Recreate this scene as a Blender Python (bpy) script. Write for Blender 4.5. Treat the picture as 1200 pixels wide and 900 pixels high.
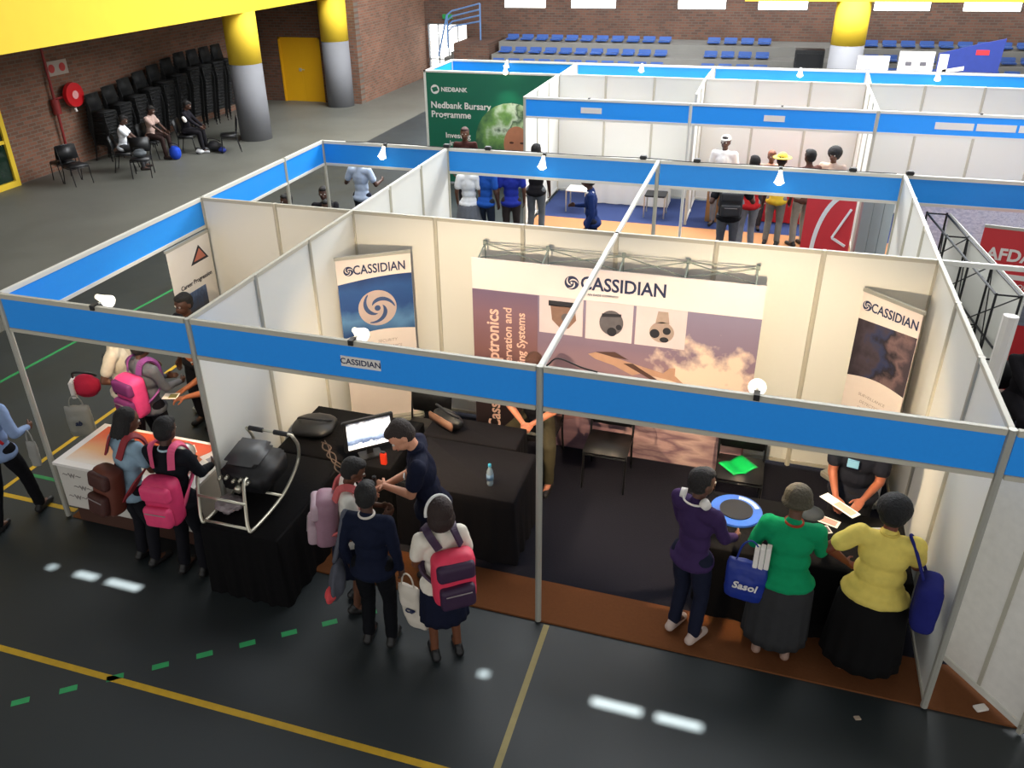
import bpy, bmesh, math, random
from mathutils import Vector, Matrix, Euler, noise
random.seed(4)
C = bpy.context.scene.collection
PI = math.pi
sc = bpy.context.scene
for o in list(bpy.data.objects): bpy.data.objects.remove(o)

# ------------------------------------------------------------ camera
cam_d = bpy.data.cameras.new('camera'); cam = bpy.data.objects.new('camera', cam_d); C.objects.link(cam)
Rr = Vector((0.95074215, 0.30935574, -0.01970772)); Dn = Vector((0.12775209, -0.44895972, -0.88437242)); Fw = Vector((-0.28243365, 0.83829243, -0.46636577))
m = Matrix((Rr, -Dn, -Fw)).transposed().to_4x4(); m.translation = Vector((4.35887624, -5.09306406, 5.32480122))
cam.matrix_world = m
cam_d.sensor_width = 36; cam_d.lens = 972.016 / 1200 * 36
cam_d.shift_x = 22.363 / 1200; cam_d.shift_y = -27.727 / 1200
cam_d.clip_end = 200
sc.camera = cam
# ------------------------------------------------------------ world, sun, added fill lights, exposure
W = bpy.data.worlds.new('world'); sc.world = W; W.use_nodes = True
W.node_tree.nodes['Background'].inputs[0].default_value = (0.9, 0.9, 0.88, 1)
W.node_tree.nodes['Background'].inputs[1].default_value = 0.95
sc.view_settings.view_transform = 'Standard'; sc.view_settings.look = 'None'
sc.view_settings.gamma = 1; sc.view_settings.use_curve_mapping = False
sc.view_settings.exposure = 0.3
def light(name, kind, loc, energy, color=(1, 1, 1), rot=(0, 0, 0), size=1, size_y=None, **k):
    d = bpy.data.lights.new(name, kind); d.energy = energy; d.color = color
    if kind == 'AREA':
        d.shape = 'RECTANGLE'; d.size = size; d.size_y = size_y or size
    o = bpy.data.objects.new(name, d); o.location = loc; o.rotation_euler = rot
    for a, v in k.items(): setattr(d, a, v)
    C.objects.link(o); return o
ROOF = 9.0
SUN_T = Vector((-0.15, -0.4, 1.0))                 # towards the sun
sun = light('sun', 'SUN', (0, 0, 20), 110, (1, .97, .92), angle=math.radians(.53))
sun.rotation_euler = SUN_T.to_track_quat('Z', 'Y').to_euler()
light('hall_fill_rear', 'AREA', (4, 16.5, ROOF - .3), 6600, (.95, .98, 1), size=20, size_y=9)  # added area light below the closed roof, brightens the rear of the hall
light('hall_fill_middle', 'AREA', (3, 6.2, ROOF - .3), 750, (.95, .98, 1), size=18, size_y=5)  # added fill over the near booths, the roof has no opening here
light('hall_fill_left', 'AREA', (-8, 9, ROOF - .3), 120, (1, .97, .92), size=5, size_y=14)  # weak added fill above the left side, unseen

# ------------------------------------------------------------ materials
def lin(c):
    return tuple((v / 12.92 if v <= .04045 else ((v + .055) / 1.055) ** 2.4) for v in [x / 255 for x in c]) + (1,)
MATS = {}
def mat(name, col, rough=.6, metal=0, var=.12, scale=8, bump=0, emit=0, coat=0, trans=0, alpha=1, ecol=None):
    if name in MATS: return MATS[name]
    M = bpy.data.materials.new(name); M.use_nodes = True; nt = M.node_tree; b = nt.nodes['Principled BSDF']
    c = lin(col)
    b.inputs['Roughness'].default_value = rough; b.inputs['Metallic'].default_value = metal
    if rough >= .8: b.inputs['Specular IOR Level'].default_value = .15
    b.inputs['Coat Weight'].default_value = coat
    b.inputs['Transmission Weight'].default_value = trans
    b.inputs['Alpha'].default_value = alpha
    if emit:
        b.inputs['Emission Color'].default_value = ecol or c; b.inputs['Emission Strength'].default_value = emit
    tc = nt.nodes.new('ShaderNodeTexCoord'); nz = nt.nodes.new('ShaderNodeTexNoise'); nz.inputs['Scale'].default_value = scale; nz.inputs['Detail'].default_value = 4
    nt.links.new(tc.outputs['Object'], nz.inputs['Vector'])
    mx = nt.nodes.new('ShaderNodeMix'); mx.data_type = 'RGBA'
    mx.inputs[6].default_value = tuple(v * (1 - var) for v in c[:3]) + (1,); mx.inputs[7].default_value = tuple(min(1, v * (1 + var)) for v in c[:3]) + (1,)
    nt.links.new(nz.outputs['Fac'], mx.inputs[0]); nt.links.new(mx.outputs[2], b.inputs['Base Color'])
    if bump:
        bp = nt.nodes.new('ShaderNodeBump'); bp.inputs['Strength'].default_value = bump; bp.inputs['Distance'].default_value = .02
        nt.links.new(nz.outputs['Fac'], bp.inputs['Height']); nt.links.new(bp.outputs[0], b.inputs['Normal'])
    MATS[name] = M; return M
def ramp_mat(name, stops, axis='Z', noise_amt=0, nscale=3, rough=.55, detail=4, dist=0):
    """print: colour ramp over the object's generated coordinate, warped with noise"""
    if name in MATS: return MATS[name]
    M = bpy.data.materials.new(name); M.use_nodes = True; nt = M.node_tree; b = nt.nodes['Principled BSDF']; b.inputs['Roughness'].default_value = rough
    tc = nt.nodes.new('ShaderNodeTexCoord'); sp = nt.nodes.new('ShaderNodeSeparateXYZ'); nt.links.new(tc.outputs['Generated'], sp.inputs[0])
    nz = nt.nodes.new('ShaderNodeTexNoise'); nz.inputs['Scale'].default_value = nscale; nz.inputs['Detail'].default_value = detail; nz.inputs['Distortion'].default_value = dist
    nt.links.new(tc.outputs['Generated'], nz.inputs['Vector'])
    ma = nt.nodes.new('ShaderNodeMath'); ma.operation = 'MULTIPLY_ADD'; ma.inputs[1].default_value = noise_amt
    sb = nt.nodes.new('ShaderNodeMath'); sb.operation = 'SUBTRACT'; sb.inputs[1].default_value = .5
    nt.links.new(nz.outputs['Fac'], sb.inputs[0]); nt.links.new(sb.outputs[0], ma.inputs[0]); nt.links.new(sp.outputs[axis], ma.inputs[2])
    rp = nt.nodes.new('ShaderNodeValToRGB'); nt.links.new(ma.outputs[0], rp.inputs[0])
    el = rp.color_ramp.elements
    el[0].position = stops[0][0]; el[0].color = lin(stops[0][1]); el[1].position = stops[-1][0]; el[1].color = lin(stops[-1][1])
    for p, c in stops[1:-1]: e = el.new(p); e.color = lin(c)
    nt.links.new(rp.outputs[0], b.inputs['Base Color']); MATS[name] = M; return M
def brick_mat(name, axis, c1=(134, 88, 66), c2=(104, 70, 54), mortar=(116, 104, 92)):
    M = bpy.data.materials.new(name); M.use_nodes = True; nt = M.node_tree; b = nt.nodes['Principled BSDF']; b.inputs['Roughness'].default_value = .85
    tc = nt.nodes.new('ShaderNodeTexCoord'); sp = nt.nodes.new('ShaderNodeSeparateXYZ'); cb = nt.nodes.new('ShaderNodeCombineXYZ')
    nt.links.new(tc.outputs['Object'], sp.inputs[0]); nt.links.new(sp.outputs[axis], cb.inputs[0]); nt.links.new(sp.outputs['Z'], cb.inputs[1])
    br = nt.nodes.new('ShaderNodeTexBrick'); br.inputs['Scale'].default_value = 1; br.inputs['Brick Width'].default_value = .23; br.inputs['Row Height'].default_value = .085
    br.inputs['Mortar Size'].default_value = .011; br.inputs['Color1'].default_value = lin(c1); br.inputs['Color2'].default_value = lin(c2); br.inputs['Mortar'].default_value = lin(mortar)
    nt.links.new(cb.outputs[0], br.inputs['Vector'])
    nz = nt.nodes.new('ShaderNodeTexNoise'); nz.inputs['Scale'].default_value = .9; nt.links.new(tc.outputs['Object'], nz.inputs['Vector'])
    mx = nt.nodes.new('ShaderNodeMix'); mx.data_type = 'RGBA'; mx.blend_type = 'MULTIPLY'; mx.inputs[0].default_value = .5
    nt.links.new(br.outputs['Color'], mx.inputs[6]); nt.links.new(nz.outputs['Fac'], mx.inputs[7]); nt.links.new(mx.outputs[2], b.inputs['Base Color'])
    bp = nt.nodes.new('ShaderNodeBump'); bp.inputs['Strength'].default_value = .4; bp.inputs['Distance'].default_value = .01; bp.invert = True
    nt.links.new(br.outputs['Fac'], bp.inputs['Height']); nt.links.new(bp.outputs[0], b.inputs['Normal']); return M
def floor_mat(name, ca, cb_, rough):
    M = mat(name, ca, rough, var=0, scale=2); nt = M.node_tree; b = nt.nodes['Principled BSDF']
    mx = [n for n in nt.nodes if n.bl_idname == 'ShaderNodeMix'][0]; mx.inputs[6].default_value = lin(ca); mx.inputs[7].default_value = lin(cb_)
    nz = [n for n in nt.nodes if n.bl_idname == 'ShaderNodeTexNoise'][0]; nz.inputs['Scale'].default_value = .8; nz.inputs['Detail'].default_value = 8
    mr = nt.nodes.new('ShaderNodeMapRange'); mr.inputs[1].default_value = .35; mr.inputs[2].default_value = .7; mr.inputs[3].default_value = rough - .06; mr.inputs[4].default_value = rough + .08
    nt.links.new(nz.outputs['Fac'], mr.inputs[0]); nt.links.new(mr.outputs[0], b.inputs['Roughness'])
    return M
ALU = mat('aluminium', (176, 174, 164), .42, .25, .05)
WHT = mat('white_panel', (226, 225, 218), .55, 0, .02, 2)
BLUE = mat('blue_fascia', (24, 152, 255), .5, 0, .05, 40)
BLACKC = mat('black_cloth', (10, 9, 11), .9, 0, .25, 30, .2)
BLACKP = mat('black_plastic', (20, 20, 22), .45, 0, .2)
DKMET = mat('dark_metal', (38, 38, 40), .4, .6, .1)
CHROME = mat('brushed_tube', (205, 200, 182), .3, .8, .06)
YEL = mat('yellow_paint', (222, 186, 44), .75, 0, .05, 3)
GREYP = mat('grey_paint', (112, 112, 116), .75, 0, .06, 3)
PAPER = mat('paper', (232, 226, 220), .7, 0, .04)
PRINTK = mat('print_black', (34, 34, 44), .6)
PRINTN = mat('print_navy', (38, 48, 84), .6)
PRINTW = mat('print_white', (236, 230, 226), .6)
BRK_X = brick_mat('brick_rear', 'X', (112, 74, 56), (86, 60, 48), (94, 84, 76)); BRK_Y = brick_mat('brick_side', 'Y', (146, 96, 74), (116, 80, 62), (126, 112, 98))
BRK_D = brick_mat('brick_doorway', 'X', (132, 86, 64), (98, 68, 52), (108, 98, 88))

# ------------------------------------------------------------ helpers
_u = ['', 'first', 'second', 'third', 'fourth', 'fifth', 'sixth', 'seventh', 'eighth', 'ninth', 'tenth', 'eleventh', 'twelfth', 'thirteenth', 'fourteenth', 'fifteenth', 'sixteenth', 'seventeenth', 'eighteenth', 'nineteenth']
ORD = _u[1:] + ['twentieth'] + ['twenty-' + v for v in _u[1:10]] + ['thirtieth'] + ['thirty-' + v for v in _u[1:10]]
def tag(o, label=None, cat=None, group=None, kind=None):
    if label: o['label'] = label
    if cat: o['category'] = cat
    if group: o['group'] = group
    if kind: o['kind'] = kind
    return o
def empty(name, loc=(0, 0, 0), rz=0, label=None, cat=None, group=None, parent=None):
    o = bpy.data.objects.new(name, None); C.objects.link(o); o.location = loc; o.rotation_euler = (0, 0, rz); o.empty_display_size = .1
    if parent: o.parent = parent
    return tag(o, label, cat, group)
def link(name, me, m=None, parent=None, loc=None, rot=None):
    o = bpy.data.objects.new(name, me); C.objects.link(o)
    if m and not me.materials: me.materials.append(m)
    if parent: o.parent = parent
    if loc is not None: o.location = loc
    if rot is not None: o.rotation_euler = rot
    return o
def obj(name, bm, m, parent=None, smooth=False, loc=None, rot=None):
    me = bpy.data.meshes.new(name); bmesh.ops.recalc_face_normals(bm, faces=bm.faces); bm.to_mesh(me); bm.free()
    if smooth:
        for p in me.polygons: p.use_smooth = True
    return link(name, me, m, parent, loc, rot)
def box(bm, c, s, rot=None, bev=0):
    mt = Matrix.Translation(c) @ ((rot.to_4x4() if isinstance(rot, Matrix) else Euler(rot).to_matrix().to_4x4()) if rot is not None else Matrix()) @ Matrix.Diagonal((*s, 1))
    r = bmesh.ops.create_cube(bm, size=1, matrix=mt)
    if bev:
        es = list({e for v in r['verts'] for e in v.link_edges}); bmesh.ops.bevel(bm, geom=es, offset=bev, segments=2, affect='EDGES')
    return bm
def bx(x0, x1, y0, y1, z0, z1, bm=None, bev=0):
    return box(bm or bmesh.new(), ((x0 + x1) / 2, (y0 + y1) / 2, (z0 + z1) / 2), (abs(x1 - x0), abs(y1 - y0), abs(z1 - z0)), None, bev)
def cone(bm, p0, p1, r0, r1, seg=14, caps=True):
    p0, p1 = Vector(p0), Vector(p1); d = p1 - p0
    if d.length < 1e-6: return bm
    Q = d.to_track_quat('Z', 'Y').to_matrix(); U, V = Q.col[0], Q.col[1]
    cs = [(math.cos(2 * PI * k / seg), math.sin(2 * PI * k / seg)) for k in range(seg)]
    A = [bm.verts.new(p0 + (U * a + V * b) * r0) for a, b in cs]; B = [bm.verts.new(p1 + (U * a + V * b) * r1) for a, b in cs]
    for k in range(seg): bm.faces.new((A[k], A[(k + 1) % seg], B[(k + 1) % seg], B[k]))
    if caps: bm.faces.new(A[::-1]); bm.faces.new(B)
    return bm
_SPH = {}
def ell(bm, c, r, rot=None, seg=14):
    if isinstance(r, (int, float)): r = (r, r, r)
    n = max(8, seg * 2 // 3)
    if seg not in _SPH:
        _SPH[seg] = [[(math.sin(PI * j / n) * math.cos(2 * PI * k / seg), math.sin(PI * j / n) * math.sin(2 * PI * k / seg), math.cos(PI * j / n)) for k in range(seg)] for j in range(1, n)]
    M3 = (rot if rot is not None else Matrix.Identity(3)) @ Matrix.Diagonal(r); c = Vector(c)
    top = bm.verts.new(c + M3 @ Vector((0, 0, 1))); bot = bm.verts.new(c - M3 @ Vector((0, 0, 1)))
    rg = [[bm.verts.new(c + M3 @ Vector(p)) for p in ring] for ring in _SPH[seg]]
    for k in range(seg): bm.faces.new((top, rg[0][k], rg[0][(k + 1) % seg])); bm.faces.new((bot, rg[-1][(k + 1) % seg], rg[-1][k]))
    for A, B in zip(rg, rg[1:]):
        for k in range(seg): bm.faces.new((A[k], B[k], B[(k + 1) % seg], A[(k + 1) % seg]))
    return bm
def caps(bm, p0, p1, r0, r1, seg=12):
    cone(bm, p0, p1, r0, r1, seg); ell(bm, p0, r0, None, seg); ell(bm, p1, r1, None, seg); return bm
def tube(bm, pts, r, seg=10, closed=False):
    pts = [Vector(p) for p in pts]; n = len(pts); rings = []
    prev = None
    for i, p in enumerate(pts):
        a = pts[(i - 1) % n] if (closed or i > 0) else p; b = pts[(i + 1) % n] if (closed or i < n - 1) else p
        t = (b - a).normalized()
        u = t.orthogonal().normalized() if prev is None else (prev - t * prev.dot(t)).normalized()
        prev = u; v = t.cross(u)
        rr = r[i] if isinstance(r, (list, tuple)) else r
        rings.append([bm.verts.new(p + (u * math.cos(2 * PI * k / seg) + v * math.sin(2 * PI * k / seg)) * rr) for k in range(seg)])
    for i in range(n if closed else n - 1):
        A, B = rings[i], rings[(i + 1) % n]
        for k in range(seg): bm.faces.new((A[k], A[(k + 1) % seg], B[(k + 1) % seg], B[k]))
    if not closed: bm.faces.new(rings[0][::-1]); bm.faces.new(rings[-1])
    return bm
def bez(pts, k=8):
    """Catmull-Rom through points"""
    P = [Vector(p) for p in pts]; P = [P[0] * 2 - P[1]] + P + [P[-1] * 2 - P[-2]]; out = []
    for i in range(1, len(P) - 2):
        for j in range(k):
            t = j / k; a, b, c, d = P[i - 1:i + 3]
            out.append(.5 * ((2 * b) + (c - a) * t + (2 * a - 5 * b + 4 * c - d) * t * t + (3 * b - a - 3 * c + d) * t ** 3))
    out.append(P[-2]); return out
def poly(bm, pts, th=.002):
    """flat polygon in XZ at y, with thickness along +Y"""
    f = [bm.verts.new(p) for p in pts]; b = [bm.verts.new((p[0], p[1] + th, p[2])) for p in pts]; n = len(pts)
    bm.faces.new(f); bm.faces.new(b[::-1])
    for i in range(n): bm.faces.new((f[i], f[(i + 1) % n], b[(i + 1) % n], b[i]))
    return bm
def disc(bm, x, y, z, rx, rz=None, th=.002, n=28):
    return poly(bm, [(x + rx * math.cos(2 * PI * k / n), y, z + (rz or rx) * math.sin(2 * PI * k / n)) for k in range(n)], th)
TMP = bpy.data.scenes.new('bake_tmp'); TC = TMP.collection; TVL = TMP.view_layers[0]
def tdg(): TVL.update(); return TVL.depsgraph
def text(name, s, size, m, parent, loc, rot=(PI / 2, 0, 0), align='CENTER', bold=0, sx=1, shear=0, th=.001):
    cu = bpy.data.curves.new(name, 'FONT'); cu.body = s; cu.size = size; cu.align_x = align; cu.align_y = 'CENTER'; cu.extrude = th; cu.offset = bold; cu.shear = shear; cu.resolution_u = 3
    t = bpy.data.objects.new(name, cu); TC.objects.link(t)
    me = bpy.data.meshes.new_from_object(t.evaluated_get(tdg())); bpy.data.objects.remove(t)
    me.materials.clear(); me.name = name
    o = link(name, me, m, parent, loc, rot); o.scale = (sx, 1, 1); return o
def bake(bm, voxel=0, smooth=0, disp=0, dscale=.1, sub=0):
    me = bpy.data.meshes.new('t'); bmesh.ops.recalc_face_normals(bm, faces=bm.faces); bm.to_mesh(me); bm.free(); o = bpy.data.objects.new('t', me); TC.objects.link(o)
    if voxel: r = o.modifiers.new('r', 'REMESH'); r.mode = 'VOXEL'; r.voxel_size = voxel
    if smooth: s = o.modifiers.new('s', 'SMOOTH'); s.iterations = smooth; s.factor = .5
    if sub: s = o.modifiers.new('u', 'SUBSURF'); s.levels = sub; s.render_levels = sub
    if disp:
        tx = bpy.data.textures.new('c', 'CLOUDS'); tx.noise_scale = dscale; d = o.modifiers.new('d', 'DISPLACE'); d.texture = tx; d.strength = disp; d.mid_level = .5
    dg = tdg(); out = bpy.data.meshes.new_from_object(o.evaluated_get(dg)); bpy.data.objects.remove(o)
    for p in out.polygons: p.use_smooth = True
    return out
def copy_tree(o, parent=None):
    c = o.copy(); C.objects.link(c)
    if parent: c.parent = parent
    for ch in o.children: copy_tree(ch, c)
    return c
def struct(name, bm, m): return tag(obj(name, bm, m), kind='structure')

# ============================================================ THE HALL
FLR = floor_mat('floor_grey', (84, 84, 78), (96, 95, 88), .5)
CRT = floor_mat('floor_court', (31, 38, 41), (41, 47, 49), .5)
struct('floor', bx(-13.5, 20, -8, 28, -.2, 0), FLR)
struct('floor', bx(-6.3, 20, -8, 24, 0, .004), CRT)
# roof with the slots that let the sun through
spots = [(-1.80, .02, .02), (-1.59, .09, .06), (-1.19, .24, .07), (-.77, .36, .07), (2.73, .08, .07), (3.17, .02, .02), (3.52, .02, .02), (3.80, .38, .08), (4.27, .34, .08), (5.80, .1, .06)]
off = SUN_T / SUN_T.z * ROOF; yr = -.68 + off.y
bm = bmesh.new(); bx(-14, 21, -16, yr - .05, ROOF, ROOF + .05, bm); bx(-14, 21, yr + .05, 28, ROOF, ROOF + .05, bm)
xs = -14.0
for x, l, w in spots:
    X = x + off.x; bx(xs, X - l / 2, yr - .05, yr + .05, ROOF, ROOF + .05, bm)
    bx(X - l / 2, X + l / 2, yr - .05, yr - w / 2, ROOF, ROOF + .05, bm); bx(X - l / 2, X + l / 2, yr + w / 2, yr + .05, ROOF, ROOF + .05, bm); xs = X + l / 2
bx(xs, 21, yr - .05, yr + .05, ROOF, ROOF + .05, bm)
struct('ceiling', bm, mat('roof_sheet', (180, 182, 182), .7))
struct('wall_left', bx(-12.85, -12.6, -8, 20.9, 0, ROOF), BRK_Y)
bm = bx(-12.6, -11.78, 20.9, 21.2, 0, ROOF); bx(-10.22, -8.85, 20.9, 21.2, 0, ROOF, bm); bx(-11.78, -10.22, 20.9, 21.2, 2.08, ROOF, bm)
struct('wall_alcove', bm, BRK_D)
struct('wall_corridor', bx(-9.1, -8.85, 21.2, 26.8, 0, ROOF), BRK_Y)
wx = [(-5.66, -4.03), (-3.13, -1.44), (.7, 2.38), (3.4, 5.05), (7.06, 8.8), (9.7, 11.4)]
wz0, wz1 = 2.5, 2.9
bm = bx(-9.1, 20, 26.8, 27.1, wz1, ROOF)
bx(-7.15, 20, 26.8, 27.1, 0, wz0, bm); bx(-9.1, -8.75, 26.8, 27.1, 0, wz0, bm); bx(-8.75, -7.15, 26.8, 27.1, 1.95, wz0, bm)
xs = -9.1
for a, b in wx: bx(xs, a, 26.8, 27.1, wz0, wz1, bm); xs = b
bx(xs, 20, 26.8, 27.1, wz0, wz1, bm)
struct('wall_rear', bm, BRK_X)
DAY = mat('daylit_pane', (255, 250, 240), .5, 0, .01, emit=2.6, ecol=(1, .97, .9, 1)); FRM = mat('window_frame', (70, 60, 55), .5)
for i, (a, b) in enumerate(wx):
    fr = bx(a, b, 26.85, 26.95, wz0, wz0 + .03); bx(a, b, 26.85, 26.95, wz1 - .03, wz1, fr); bx(a, a + .03, 26.85, 26.95, wz0, wz1, fr); bx(b - .03, b, 26.85, 26.95, wz0, wz1, fr)
    f = struct('window_%d' % (i + 1), fr, FRM); obj('pane', bx(a + .03, b - .03, 26.89, 26.91, wz0 + .03, wz1 - .03), DAY, f)
# glazed exit with bars
bm = bmesh.new()
for x in (-8.75, -8.35, -7.95, -7.55, -7.17): bx(x, x + .045, 26.84, 26.9, 0, 1.95, bm)
for z in (.0, .62, 1.9): bx(-8.75, -7.15, 26.84, 26.9, z, z + .05, bm)
for k in range(14): bx(-8.75, -7.15, 26.86, 26.88, .1 + k * .13, .115 + k * .13, bm)
f = struct('door_1', bm, mat('grille', (160, 165, 170), .5)); obj('pane', bx(-8.7, -7.2, 26.94, 26.96, .02, 1.93), DAY, f)
# yellow door
d2 = tag(empty('door_2', (-11, 20.9, 0)), kind='structure')
YD = mat('yellow_door', (226, 168, 12), .5, 0, .04, 3)
for s in (-1, 1): obj('door_leaf', bx(min(0, s * .72) + s * .004, max(0, s * .72), .02, .07, .01, 2.02), YD, d2)
bm = bx(-.78, -.72, -.02, .1, 0, 2.08); bx(.72, .78, -.02, .1, 0, 2.08, bm); bx(-.78, .78, -.02, .1, 2.02, 2.08, bm); obj('door_frame', bm, YD, d2)
bm = bx(-.1, -.02, -.01, .02, 1.0, 1.1); cone(bm, (.0, -.03, 1.06), (.12, -.03, 1.06), .012, .012); obj('door_handle', bm, ALU, d2)
# yellow framed glass door far left
d3 = tag(empty('door_3', (-12.6, 9.2, 0)), kind='structure')
bm = bx(0, .1, .62, .74, 0, 2.1); bx(0, .1, -.74, -.62, 0, 2.1, bm); bx(0, .1, -.74, .74, 2.0, 2.1, bm); bx(0, .1, -.62, .62, 0, .14, bm); bx(0, .08, -.62, .62, 1.0, 1.08, bm); obj('door_frame', bm, YEL, d3)
obj('pane', bx(.02, .04, -.62, .62, .1, 2.0), mat('dark_glass', (26, 44, 34), .1), d3)
# balcony beam and slab
struct('trim_1', bx(-9.9, -9.25, -7, 22, 3.36, 4.7), YEL)
struct('trim_2', bx(-12.6, -9.9, -7, 20.9, 4.2, 4.5), mat('slab_soffit', (120, 112, 100), .8))
struct('trim_3', bx(3.2, 20, 21.7, 22.3, 3.2, 4.3), YEL)
def column(x, y, r, top, label):
    t = empty('column', (x, y, 0), 0, label, 'column')
    bm = bmesh.new(); cone(bm, (0, 0, 0), (0, 0, 2.05), r, r, 40); obj('column_base', bm, GREYP, t, True)
    bm = bmesh.new(); cone(bm, (0, 0, 2.05), (0, 0, top), r * 1.005, r * 1.005, 40); obj('column_shaft', bm, YEL, t, True)
column(-9.6, 15.6, .44, 3.36, 'thick round column, yellow above grey, beside the stacked black chairs')
column(-9.45, 20.55, .44, 3.36, 'thick round column, yellow above grey, just right of the yellow double door')
column(6.15, 22, .46, 3.2, 'round column, yellow above grey, in front of the rear grandstand')
# grandstand
st = empty('grandstand', (0, 25, 0), 0, 'concrete grandstand steps along the rear brick wall behind the booths', 'grandstand')
CON = mat('concrete', (112, 110, 106), .8, 0, .1, 3)
rows = [(23.9, .93), (24.8, 1.2), (25.7, 1.52)]
for i, (y, z) in enumerate(rows):
    obj('step', bx(-5.4, 19, y - .35 - 25, (26.8 - 25) if i == 2 else rows[i + 1][0] - .35 - 25, 0, z), CON, st)
SEATB = mat('seat_blue', (44, 76, 138), .35, 0, .08)
bm = box(bmesh.new(), (0, 0, .07), (.42, .36, .05), None, .02); box(bm, (0, .17, .14), (.42, .04, .14), (-.15, 0, 0), .015)
seat0 = None
for r, (y, z) in enumerate(rows):
    for k in range(34):
        x = -5.0 + k * .55
        if abs(x - 1.35) < .3 or 4.2 < x < 6.1: continue
        if seat0 is None: s = obj('stadium_chair', bm, SEATB, None); seat0 = s
        else: s = seat0.copy(); C.objects.link(s)
        s.location = (x, y, z)
        nm = ('front', 'middle', 'top')[r]
        cnt = cnt + 1 if k else 0; tag(s, 'blue plastic seat, %s from the left in the %s row of the grandstand' % (ORD[cnt], nm), 'seat', 'blue seats in the %s row' % nm)
t = empty('stair_block', (-6.6, 25.6, 0), 0, 'brown brick stair block with blue railing beside the glazed exit', 'staircase')
obj('stair_wall', bx(-.35, 1.0, -.8, 1.15, 0, 1.5), BRK_X, t)
for k in range(6): obj('stair_step', bx(-2.0 + k * .28, -1.72 + k * .28, .3, 1.15, 0, .25 + k * .2), CON, t) if k > 2 else None
RB = mat('railing_blue', (96, 130, 178), .4, .2)
bm = bmesh.new()
for k in range(4): tube(bm, [(-.95, .2, 1.75 + k * .2), (-.75, .2, 1.95 + k * .2 * .9), (.35, .2, 2.15 + k * .2)], .028)
for x, a, b in ((-.95, 1.2, 2.35), (.35, 1.5, 2.75)): tube(bm, [(x, .2, a), (x, .2, b)], .03)
tube(bm, [(-1.35, .2, .9), (-.95, .2, 2.35)], .035)
obj('railing', bm, RB, t)
t = empty('exit_sign', (-7.9, 26.76, 2.12), 0, 'small green sign above the glazed exit doors', 'sign'); obj('sign_plate', bx(-.2, .2, 0, .03, 0, .16), mat('sign_green', (30, 120, 60), .5, emit=.2), t)
t = empty('speaker_cabinet', (5.2, 23.2, 0), 0, 'tall black cabinet standing left of the column in front of the grandstand', 'cabinet')
obj('body', bx(-.42, .42, -.25, .25, 0, 1.75, None, .02), BLACKP, t); obj('grille', bx(-.36, .36, -.265, -.25, .1, 1.65), DKMET, t)

# floor lines
def line(name, p0, p1, w, col, label, cat='floor line', group=None):
    p0, p1 = Vector((*p0, 0)), Vector((*p1, 0)); d = (p1 - p0).normalized(); n = Vector((-d.y, d.x, 0)) * w / 2
    bm = bmesh.new(); a = [p0 - n, p1 - n, p1 + n, p0 + n]; lo = [bm.verts.new((v.x, v.y, .004)) for v in a]; hi = [bm.verts.new((v.x, v.y, .0065)) for v in a]
    bm.faces.new(hi); bm.faces.new(lo[::-1])
    for i in range(4): bm.faces.new((lo[i], lo[(i + 1) % 4], hi[(i + 1) % 4], hi[i]))
    return tag(obj(name, bm, mat('tape_' + name + str(col), col, .55, 0, .2, 14)), label, cat, group)
YT = (200, 160, 24); GT = (30, 132, 70)
line('yellow_court_line', (-4.5, -1.64), (6, -1.53), .055, YT, 'yellow court line running across the dark floor in front')
line('pale_court_line', (3.08, -.02), (3.1, -3), .05, (150, 136, 84), 'pale court line running from booth post towards the viewer')
line('yellow_side_line', (-3.05, .1), (-3.0, 6), .055, YT, 'yellow court line left of the corner booth, running away')
line('yellow_cross_line', (-3.05, .1), (-2.0, .1), .055, YT, 'short yellow court line behind the legs of the leftmost person')
line('green_side_line', (-5.15, .5), (-4.75, 6.2), .055, GT, 'long green court line at the far left of the booth')
line('green_cross_line', (-3.0, .47), (-2.35, .47), .05, GT, 'short green line beside the left booth post')
for k in range(10):
    a = Vector((-.93, -2.2)).lerp(Vector((1.56, -.33)), k / 9); d = (Vector((1.56, -.33)) - Vector((-.93, -2.2))).normalized()
    line('green_tape_dash', tuple(a - d * .065), tuple(a + d * .065), .055, (44, 160, 92), 'green tape dash on the dark floor, %s from the left' % ORD[k], 'floor tape', 'green tape dashes crossing the yellow line')
BRN = mat('brown_carpet', (108, 66, 38), .9, 0, .1, 40, .1); NAVY = mat('navy_carpet', (28, 28, 37), .95, 0, .15, 60, .15)
tag(obj('brown_floor_strip', bx(-1.95, 8.5, 0, .48, .004, .022), BRN), 'brown carpet strip along the front of the near booths', 'carpet')
tag(obj('dark_carpet', bx(0.02, 8.5, .48, 5.98, .004, .016), NAVY), 'dark carpet inside the near booths', 'carpet')
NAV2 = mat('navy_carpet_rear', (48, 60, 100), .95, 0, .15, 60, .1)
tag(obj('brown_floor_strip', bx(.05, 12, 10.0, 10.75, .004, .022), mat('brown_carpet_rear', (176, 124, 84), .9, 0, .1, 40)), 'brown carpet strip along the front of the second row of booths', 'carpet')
tag(obj('blue_carpet', bx(.05, 12, 10.75, 12.6, .004, .016), NAV2), 'blue carpet inside the second row of booths', 'carpet')

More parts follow.
